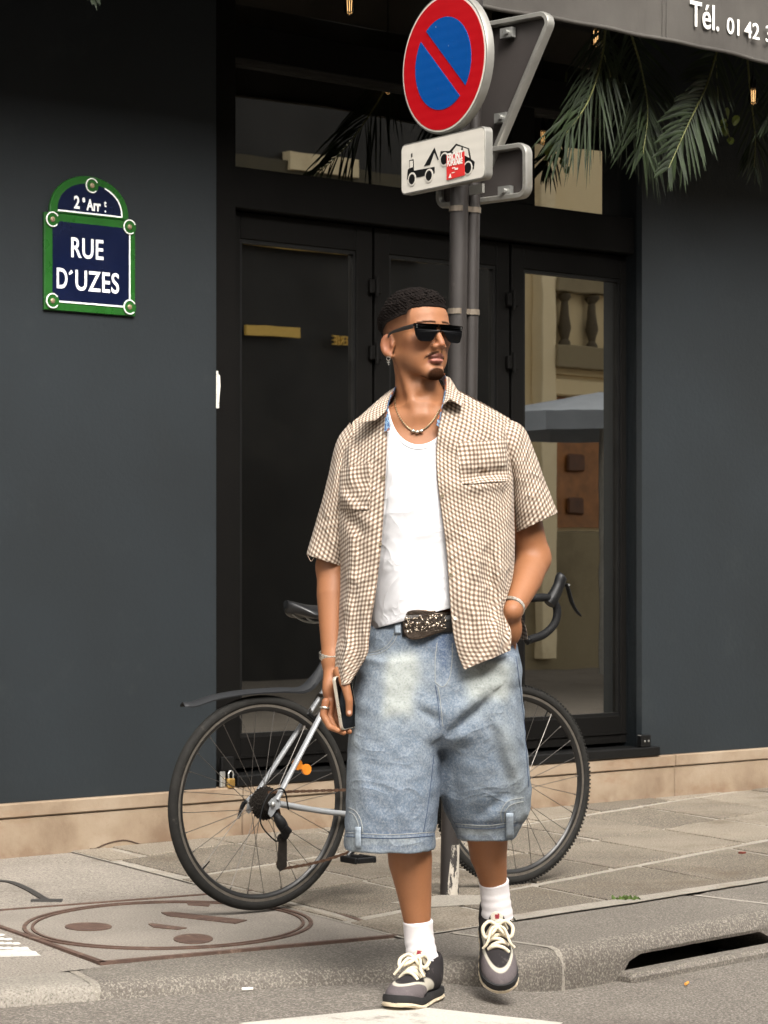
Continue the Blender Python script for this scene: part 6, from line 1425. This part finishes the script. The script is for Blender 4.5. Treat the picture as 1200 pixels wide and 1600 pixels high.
M_DENIMP = plain('denim_loop', lin(140,150,160), .9, 0, .2, 90, .3, 300)
loop(622, 972, 990, 9); loop(560, 1292, 1325, 8.5); loop(796, 1270, 1308, 11)
# ---- belt and studded buckle
M_BELT = plain('black_belt_leather', lin(30,27,25), .5, 0, .2, 50, .2, 150); M_GUN = plain('dark_gunmetal', lin(96,84,74), .32, .85, .25, 90, .3, 260); M_STUD = plain('silver_stud', lin(190,178,162), .22, .95, .15, 120)
belt = bpy.data.objects.new('belt', None); link(belt, man_p); belt.empty_display_size = .02
P = [[at_depth(x, y0+(x-650)*-.10, 6.365-(.121+.006)*math.sqrt(max(.02, 1-((x-688)/118)**2))) for x in np.linspace(629, 790, 36)] for y0 in (966, 975, 984, 993)]
m = MB(); m.grid(P); m.open = True; o = m.build('strap', M_BELT, belt, smooth=180); q = o.modifiers.new('t', 'SOLIDIFY'); q.thickness = .004
def bpt(x, y, l=0.0): return at_depth(x, y, 6.222+.00006*(x-668)**2*.35-l)
out_ = [(628,972),(632,960),(641,954),(660,952.5),(680,954),(679,958),(694,957),(708,957),(710,985),(697,984),(682,990),(664,996),(648,999.5),(637,997),(630,988)]
out_ = [tuple(p) for p in spline(out_+[out_[0]], 60)[:-1]]; tri = tessellate_polygon([[Vector((x, -y, 0)) for x, y in out_]]); n_ = len(out_); cx_, cy_ = 667, 976
ins = [(x+(cx_-x)*.05, y+(cy_-y)*.08) for x, y in out_]
m = MB(); m.add([bpt(x, y, -.004) for x, y in out_]+[bpt(x, y, .0015) for x, y in out_]+[bpt(x, y, .003) for x, y in ins], [(i, (i+1) % n_, n_+(i+1) % n_, n_+i) for i in range(n_)]+[(n_+i, n_+(i+1) % n_, 2*n_+(i+1) % n_, 2*n_+i) for i in range(n_)]+[tuple(2*n_+i for i in t_) for t_ in tri]+[tuple(reversed(t_)) for t_ in tri])
bk = m.build('buckle', M_GUN, belt, smooth=40)
def inside(x, y):
    c_ = False; j = n_-1
    for i in range(n_):
        (xi, yi), (xj, yj) = ins[i], ins[j]
        if (yi > y) != (yj > y) and x < (xj-xi)*(y-yi)/(yj-yi)+xi: c_ = not c_
        j = i
    return c_
def bead_(mm, x, y, r, l=.003): mm.lathe([(r, 0), (r*.8, r*.55), (r*.4, r*.85), (0, r*.95)], bpt(x, y, l), Vector((0, -1, 0)), 7)
m = MB(); yy = 953.5
while yy < 1000:
    x = 629+(1.1 if int((yy-953.5)/2.0) % 2 else 0)
    while x < 710:
        if inside(x, yy): bead_(m, x+random.uniform(-.2, .2), yy, .00155*random.uniform(.8, 1.1))
        x += 2.2
    yy += 2.0
stuff(m.build('studs', M_GUN, bk, smooth=60))
m = MB()
for (x, y, r) in ((635,966,.0052),(635,977,.0055),(637,987,.0052),(645,973,.0036),(652,974,.0050),(660,968,.0034),(660,980,.0036),(667,973,.0048),(672,966,.0036),(676,962,.0040),(681,966,.0042),(682,974,.0036),(677,978,.0046),(671,980,.0034),(690,962,.0040),(696,970,.0044),(703,964,.0036),(703,976,.0042),(690,978,.0036),(656,962,.003),(648,966,.003)): bead_(m, x, y, r, .004)

for _ in range(130):
    x, y = random.uniform(632, 706), random.uniform(957, 992)
    if inside(x, y) and abs(y-973-(668-x)*.06) < 13: bead_(m, x, y, random.uniform(.0012, .0026), .0042)
stuff(m.build('rhinestones', M_STUD, bk, smooth=60))
# ---- jewellery on wrists and hand
def wrist_band(c_, axis, rx, rd, w, th, nm, n, mat, gap=.9):
    ax_ = Vector(axis).normalized(); X = Vector((1, 0, 0)); X = (X-ax_*X.dot(ax_)).normalized(); Y = ax_.cross(X); root = bpy.data.objects.new(nm, None); link(root, man_p); root.empty_display_size = .02; c_ = Vector(c_)
    for k in range(n):
        a0, a1 = 2*math.pi*(k+.5-gap/2)/n, 2*math.pi*(k+.5+gap/2)/n; vs_ = []
        for a in (a0, a1):
            for (r, h) in ((1, -w/2), (1, w/2)): 
                d = X*math.cos(a)*rx+Y*math.sin(a)*rd; nn_ = (X*math.cos(a)+Y*math.sin(a)); vs_ += [c_+d+ax_*h, c_+d+nn_*th+ax_*h*.8]
        m = MB(); m.add(vs_, [(0,2,6,4),(1,5,7,3),(0,1,3,2),(4,6,7,5),(0,4,5,1),(2,3,7,6)]); m.build('link', mat, root)
M_LINKS = plain('steel_links', lin(205,198,186), .28, .85, .12, 90)
wrist_band(W(800, 949, 6.288), W(822, 905, 6.39)-LWR, .0315, .0300, .012, .0030, 'link_bracelet', 20, M_LINKS)
wrist_band(W(519, 1024, 6.322), (.0, -.06, .2), .0310, .0300, .019, .0034, 'wrist_bracelet', 20, M_LINKS)
fr0 = fing[1][0]*.45+fing[1][1]*.55; m = MB(); fd = Vector(fing[1][1]-fing[1][0]); X = fd.normalized(); A_ = X.orthogonal().normalized(); B__ = X.cross(A_); 
fr0 = Vector(fing[0][0]*.55+fing[0][1]*.45); m.tube([fr0+A_*.0118*math.cos(a)+B__*.0118*math.sin(a) for a in np.linspace(0, 6.283, 25)[:-1]], [(.0028, .0016)]*24, 6, closed=True); m.build('ring', M_LINKS, man_p, smooth=50)
# ---- phone in the hanging hand: a thing of its own
pl = np.array([.155, .0, -.985]); pw_ = np.array([.6, .8, 0]); pw_ = pw_-pl*(pw_@pl); pw_ /= np.linalg.norm(pw_); pn = np.cross(pl, pw_); pn = pn if pn[0] > 0 else -pn
edge_mid = (W(521, 1086, 6.240)+W(537.5, 1137, 6.240))/2; pc_ = Vector(edge_mid+pw_*.034-pl*.020)
ph = thing('smartphone', pc_-ZV*.07, 'silver-edged black smartphone held in the hanging hand', 'phone'); axp = (Vector(pw_), Vector(pl), Vector(pn))
m = MB(); m.prism(rrect(.069, .140, .010), axp, .0088, pc_-Vector(pn)*.0044, .001); m.build('case', plain('silver_band', lin(205,196,180), .3, .6, .06, 40), ph, smooth=40)
m = MB(); m.prism(rrect(.064, .135, .008), axp, .0008, pc_+Vector(pn)*.0046); m.build('screen', plain('black_glass', lin(8,8,9), .08), ph)
# ================================================================== socks and sneakers
M_SOCK = None; t = NT('white_sock'); v = t.pos(); rb = t.n('TexWave', wave_type='BANDS', bands_direction='X'); t.put(rb.inputs['Vector'], v); rb.inputs['Scale'].default_value = 110
t.set(Base_Color=t.ramp(t.noise(v, 12, 4), [(.3, (.60, .56, .56, 1)), (.7, (.70, .67, .67, 1))]), Roughness=.95, Specular_IOR_Level=.1); t.bump(t.math('ADD', t.math('MULTIPLY', rb.outputs['Fac'], .3), t.noise(v, 60, 3)), .3, .003); M_SOCK = t.m
def sock(pts, rad, nm='sock'):
    S = spline(pts, 26); R = np.interp(np.linspace(0, 1, 26), np.linspace(0, 1, len(rad)), rad); R = [r*(1+.022*math.sin(i*1.25)*smooth01(i, 8, 14)) for i, r in enumerate(R)]; R[0] *= .97; R[1] *= 1.02; m = MB(); m.tube([Vector(p) for p in S], R, 28); m.build(nm, M_SOCK, man_p, smooth=70)
sock([W(653, 1438, 6.362), W(654.5, 1462, 6.364), W(658, 1485, 6.357), W(661, 1505, 6.350)], [.0392, .0390, .0400, .0440])
sock([W(771.5, 1376, 6.525), W(773, 1392, 6.533), W(775, 1412, 6.538), W(777, 1434, 6.545)], [.0405, .0395, .0402, .0440])
CH, MAU, WHT, DK = [np.array(lin(*c)[:3]) for c in ((46,43,44), (104,96,97), (200,193,178), (26,25,27))]
t = NT('suede_upper'); at = t.attr('Col').outputs['Color']; v = t.pos(); c = t.mix(t.math('MULTIPLY', t.noise(v, 260, 4, .7), .35), at, (.02, .018, .018, 1)); c = t.mix(t.math('MULTIPLY', t.step(t.noise(v, 40, 5), .55, .75), .2), c, lin(150,140,136)); t.set(Base_Color=c, Roughness=.92, Specular_IOR_Level=.15); t.bump(t.noise(v, 330, 4, .7), .4, .003); M_SUEDE = t.m
M_MID = plain('black_midsole', lin(30,29,30), .7, 0, .2, 40, .2, 150); M_OUT = plain('cream_outsole', lin(206,190,164), .75, 0, .12, 40, .2, 100, wear=(lin(150,132,110), 30, .58, .72)); M_LACE = plain('cream_lace', lin(214,202,178), .9, 0, .1, 120, .5, 500, .002)
def hwid(y): return np.interp(y, [0, .012, .05, .11, .17, .21, .245, .27, .283, .288], [.016, .028, .0365, .0365, .0445, .0475, .0445, .034, .020, .006])
def sneaker(heel, a, up, side_sign, label):
    a = Vector(a).normalized(); up = Vector(up); up = (up-a*up.dot(a)).normalized(); lat = a.cross(up).normalized(); H = Vector(heel)
    L = lambda x, y, z: H+lat*x+a*y+up*z; Ln = lambda x, y, z: np.array(L(x, y, z)); Rm = rot_from(lat, a, up); root = bpy.data.objects.new('sneaker', None); link(root, man_p); root.empty_display_size = .03
    s = Sculpt()
    s.ell(Ln(0, .062, .060), (.0370, .060, .056), Rm, .01); s.cone(Ln(0, .10, .062), Ln(0, .20, .040), .0385, .036, .03); s.ell(Ln(0, .212, .036), (.0480, .074, .036), Rm, .02)
    s.cone(Ln(0, .055, .070), Ln(0, .050, .098), .0385, .0400, .02); s.cone(Ln(0, .012, .05), Ln(0, .010, .088), .020, .014, .02)
    s.ell(Ln(0, .120, .108), (.0235, .010, .034), rot_from(lat, (a*math.cos(.5)+up*math.sin(.5)), (up*math.cos(.5)-a*math.sin(.5))), .008)
    s.cone(Ln(0, .060, .085), Ln(0, .052, .15), .0300, .0335, .006, 's')
    hh = np.array(H); upn = np.array(up)
    s.fn(lambda P: .020-(P-hh)@upn, hh, 1, .004, 'i')
    def col(P):
        q = (P-hh)@Rm.T; x, y, z = q[:, 0], q[:, 1], q[:, 2]; ax_ = np.abs(x); C = np.tile(CH, (len(P), 1)); n = vnoise(P, 30, 5, 2)
        def mx(c, w): 
            nonlocal C; w = np.clip(w, 0, 1)[:, None]; C = C*(1-w)+c*w
        e = np.sqrt((ax_/.0400)**2+(np.maximum(0, y-.150)/.106)**2)                      # vamp outline seen from above
        toe = smooth01(y, .150, .160)*smooth01(e, .98, 1.04); mx(MAU*(1+.08*n[:, None]), toe*(z < .065)); mx(WHT, smooth01(y, .150, .158)*bump01(np.abs(e-.97), .045, .085)*(z > .03))
        side = (ax_ > .026)*bump01(np.hypot((y-.135)/.030, (z-.050-.35*(y-.135))/.019), .85, 1.1); mx(WHT, side)
        mx(DK, smooth01(.05-y, -.006, .006)*(z < .07)); mx(DK, bump01(np.abs(z-.033), .003, .006)*(y < .2)); mx(MAU, bump01(np.hypot((y-.03)/.02, (z-.062)/.016), .8, 1.1))
        mx(WHT, (ax_ < .017)*(y > .085)*(y < .135)*smooth01(z, .118, .122)); mx(np.array([.25, .03, .04]), (ax_ < .006)*(z > .126)*(z < .135)*(y > .09)*(y < .13)); return C
    lo = np.minimum.reduce([Ln(x, y, z) for x in (-.07, .07) for y in (-.03, .31) for z in (0, .16)]); hi = np.maximum.reduce([Ln(x, y, z) for x in (-.07, .07) for y in (-.03, .31) for z in (0, .16)])
    up_o = sculpt_mesh(s, lo, hi, .0024, 'upper', M_SUEDE, root, col, 1)
    def sole(z0, z1, grow, nm, mat, wob=0.0, wz=0.0):
        m = MB(); N = 40; ys = np.concatenate([np.linspace(.0, .03, 6)[:-1], np.linspace(.03, .25, 22)[:-1], np.linspace(.25, .288, 9)]); rows = []
        for y in ys:
            w = float(hwid(y))+grow; spring = .016*float(smooth01(y, .19, .29))**1.3; k = wob*math.sin(y*210); rows.append([L(x*(1+0), y, z+spring+dz) for x, z, dz in ((-w*.92, z0, wz*math.sin(y*170)), (-w-k, z0+.003, wz*math.sin(y*170)), (-w-.002+k, (z0+z1)/2, 0), (-w*.985, z1, 0), (w*.985, z1, 0), (w+.002-k, (z0+z1)/2, 0), (w+k, z0+.003, wz*math.sin(y*170)), (w*.92, z0, wz*math.sin(y*170)))])
        m.grid(rows, closed=True); k = 8; m.f += [list(range(k)), [(len(rows)-1)*k+q for q in range(k-1, -1, -1)]]; m.mi += [0, 0]; m.uv += [[(0,0)]*k]*2; m.build(nm, mat, root, smooth=50)
    sole(.009, .030, .0035, 'midsole', M_MID, .0006); sole(.0, .0105, .0045, 'outsole', M_OUT, .0012)
    # laces: rungs over the throat, then a loose bow
    T = BVHTree.FromObject(up_o, bpy.context.evaluated_depsgraph_get())
    def top(x, y, l=.003):
        o = L(x, y, .25)-ORG; r = T.ray_cast(o, -up); return (r[0]+ORG+up*l) if r[0] is not None else L(x, y, .09)
    m = MB()
    for i, y in enumerate(np.linspace(.128, .186, 6)):
        sk = .006*(1 if i % 2 else -1); m = MB(); m.tube(spline([top(-.027, y+sk, .0), top(-.014, y+sk*.5, .0055), top(0, y, .007), top(.014, y-sk*.5, .0055), top(.027, y-sk, .0)], 14), .0050, 8); m.build('lace', M_LACE, root, smooth=60)
    k0 = top(0, .134, .012)
    for s_ in (-1, 1):
        m = MB(); m.tube(spline([k0, k0+lat*s_*.022+up*.012-a*.004, k0+lat*s_*.040+up*.002+a*.010, k0+lat*s_*.034-up*.014+a*.030, k0+lat*s_*.014-up*.006+a*.020, k0+up*.002+a*.004], 26), .0050, 8); m.build('lace_bow', M_LACE, root, smooth=60)
        m = MB(); m.tube(spline([k0, k0+lat*s_*.018+up*.004+a*.018, k0+lat*s_*.030-up*.018+a*.045, k0+lat*s_*.042-up*.034+a*.050], 18), .0038, 8); m.build('lace_end', M_LACE, root, smooth=60)
    m = MB(); m.lathe([(0, -.007), (.006, -.005), (.0075, 0), (.006, .005), (0, .007)], k0, lat, 10); m.build('lace_knot', M_LACE, root, smooth=60)
sneaker((.134, 6.405, -.056), (.030-.134, 6.150-6.405, .004), (0, 0, 1), 1, 'front')
ta = math.radians(37); av = Vector((.05, -math.cos(ta), -math.sin(ta))).normalized(); toe = at_depth(783, 1558, 6.425)
sneaker(toe-av*.286, av, Vector((0, -math.sin(ta), math.cos(ta))), -1, 'rear')
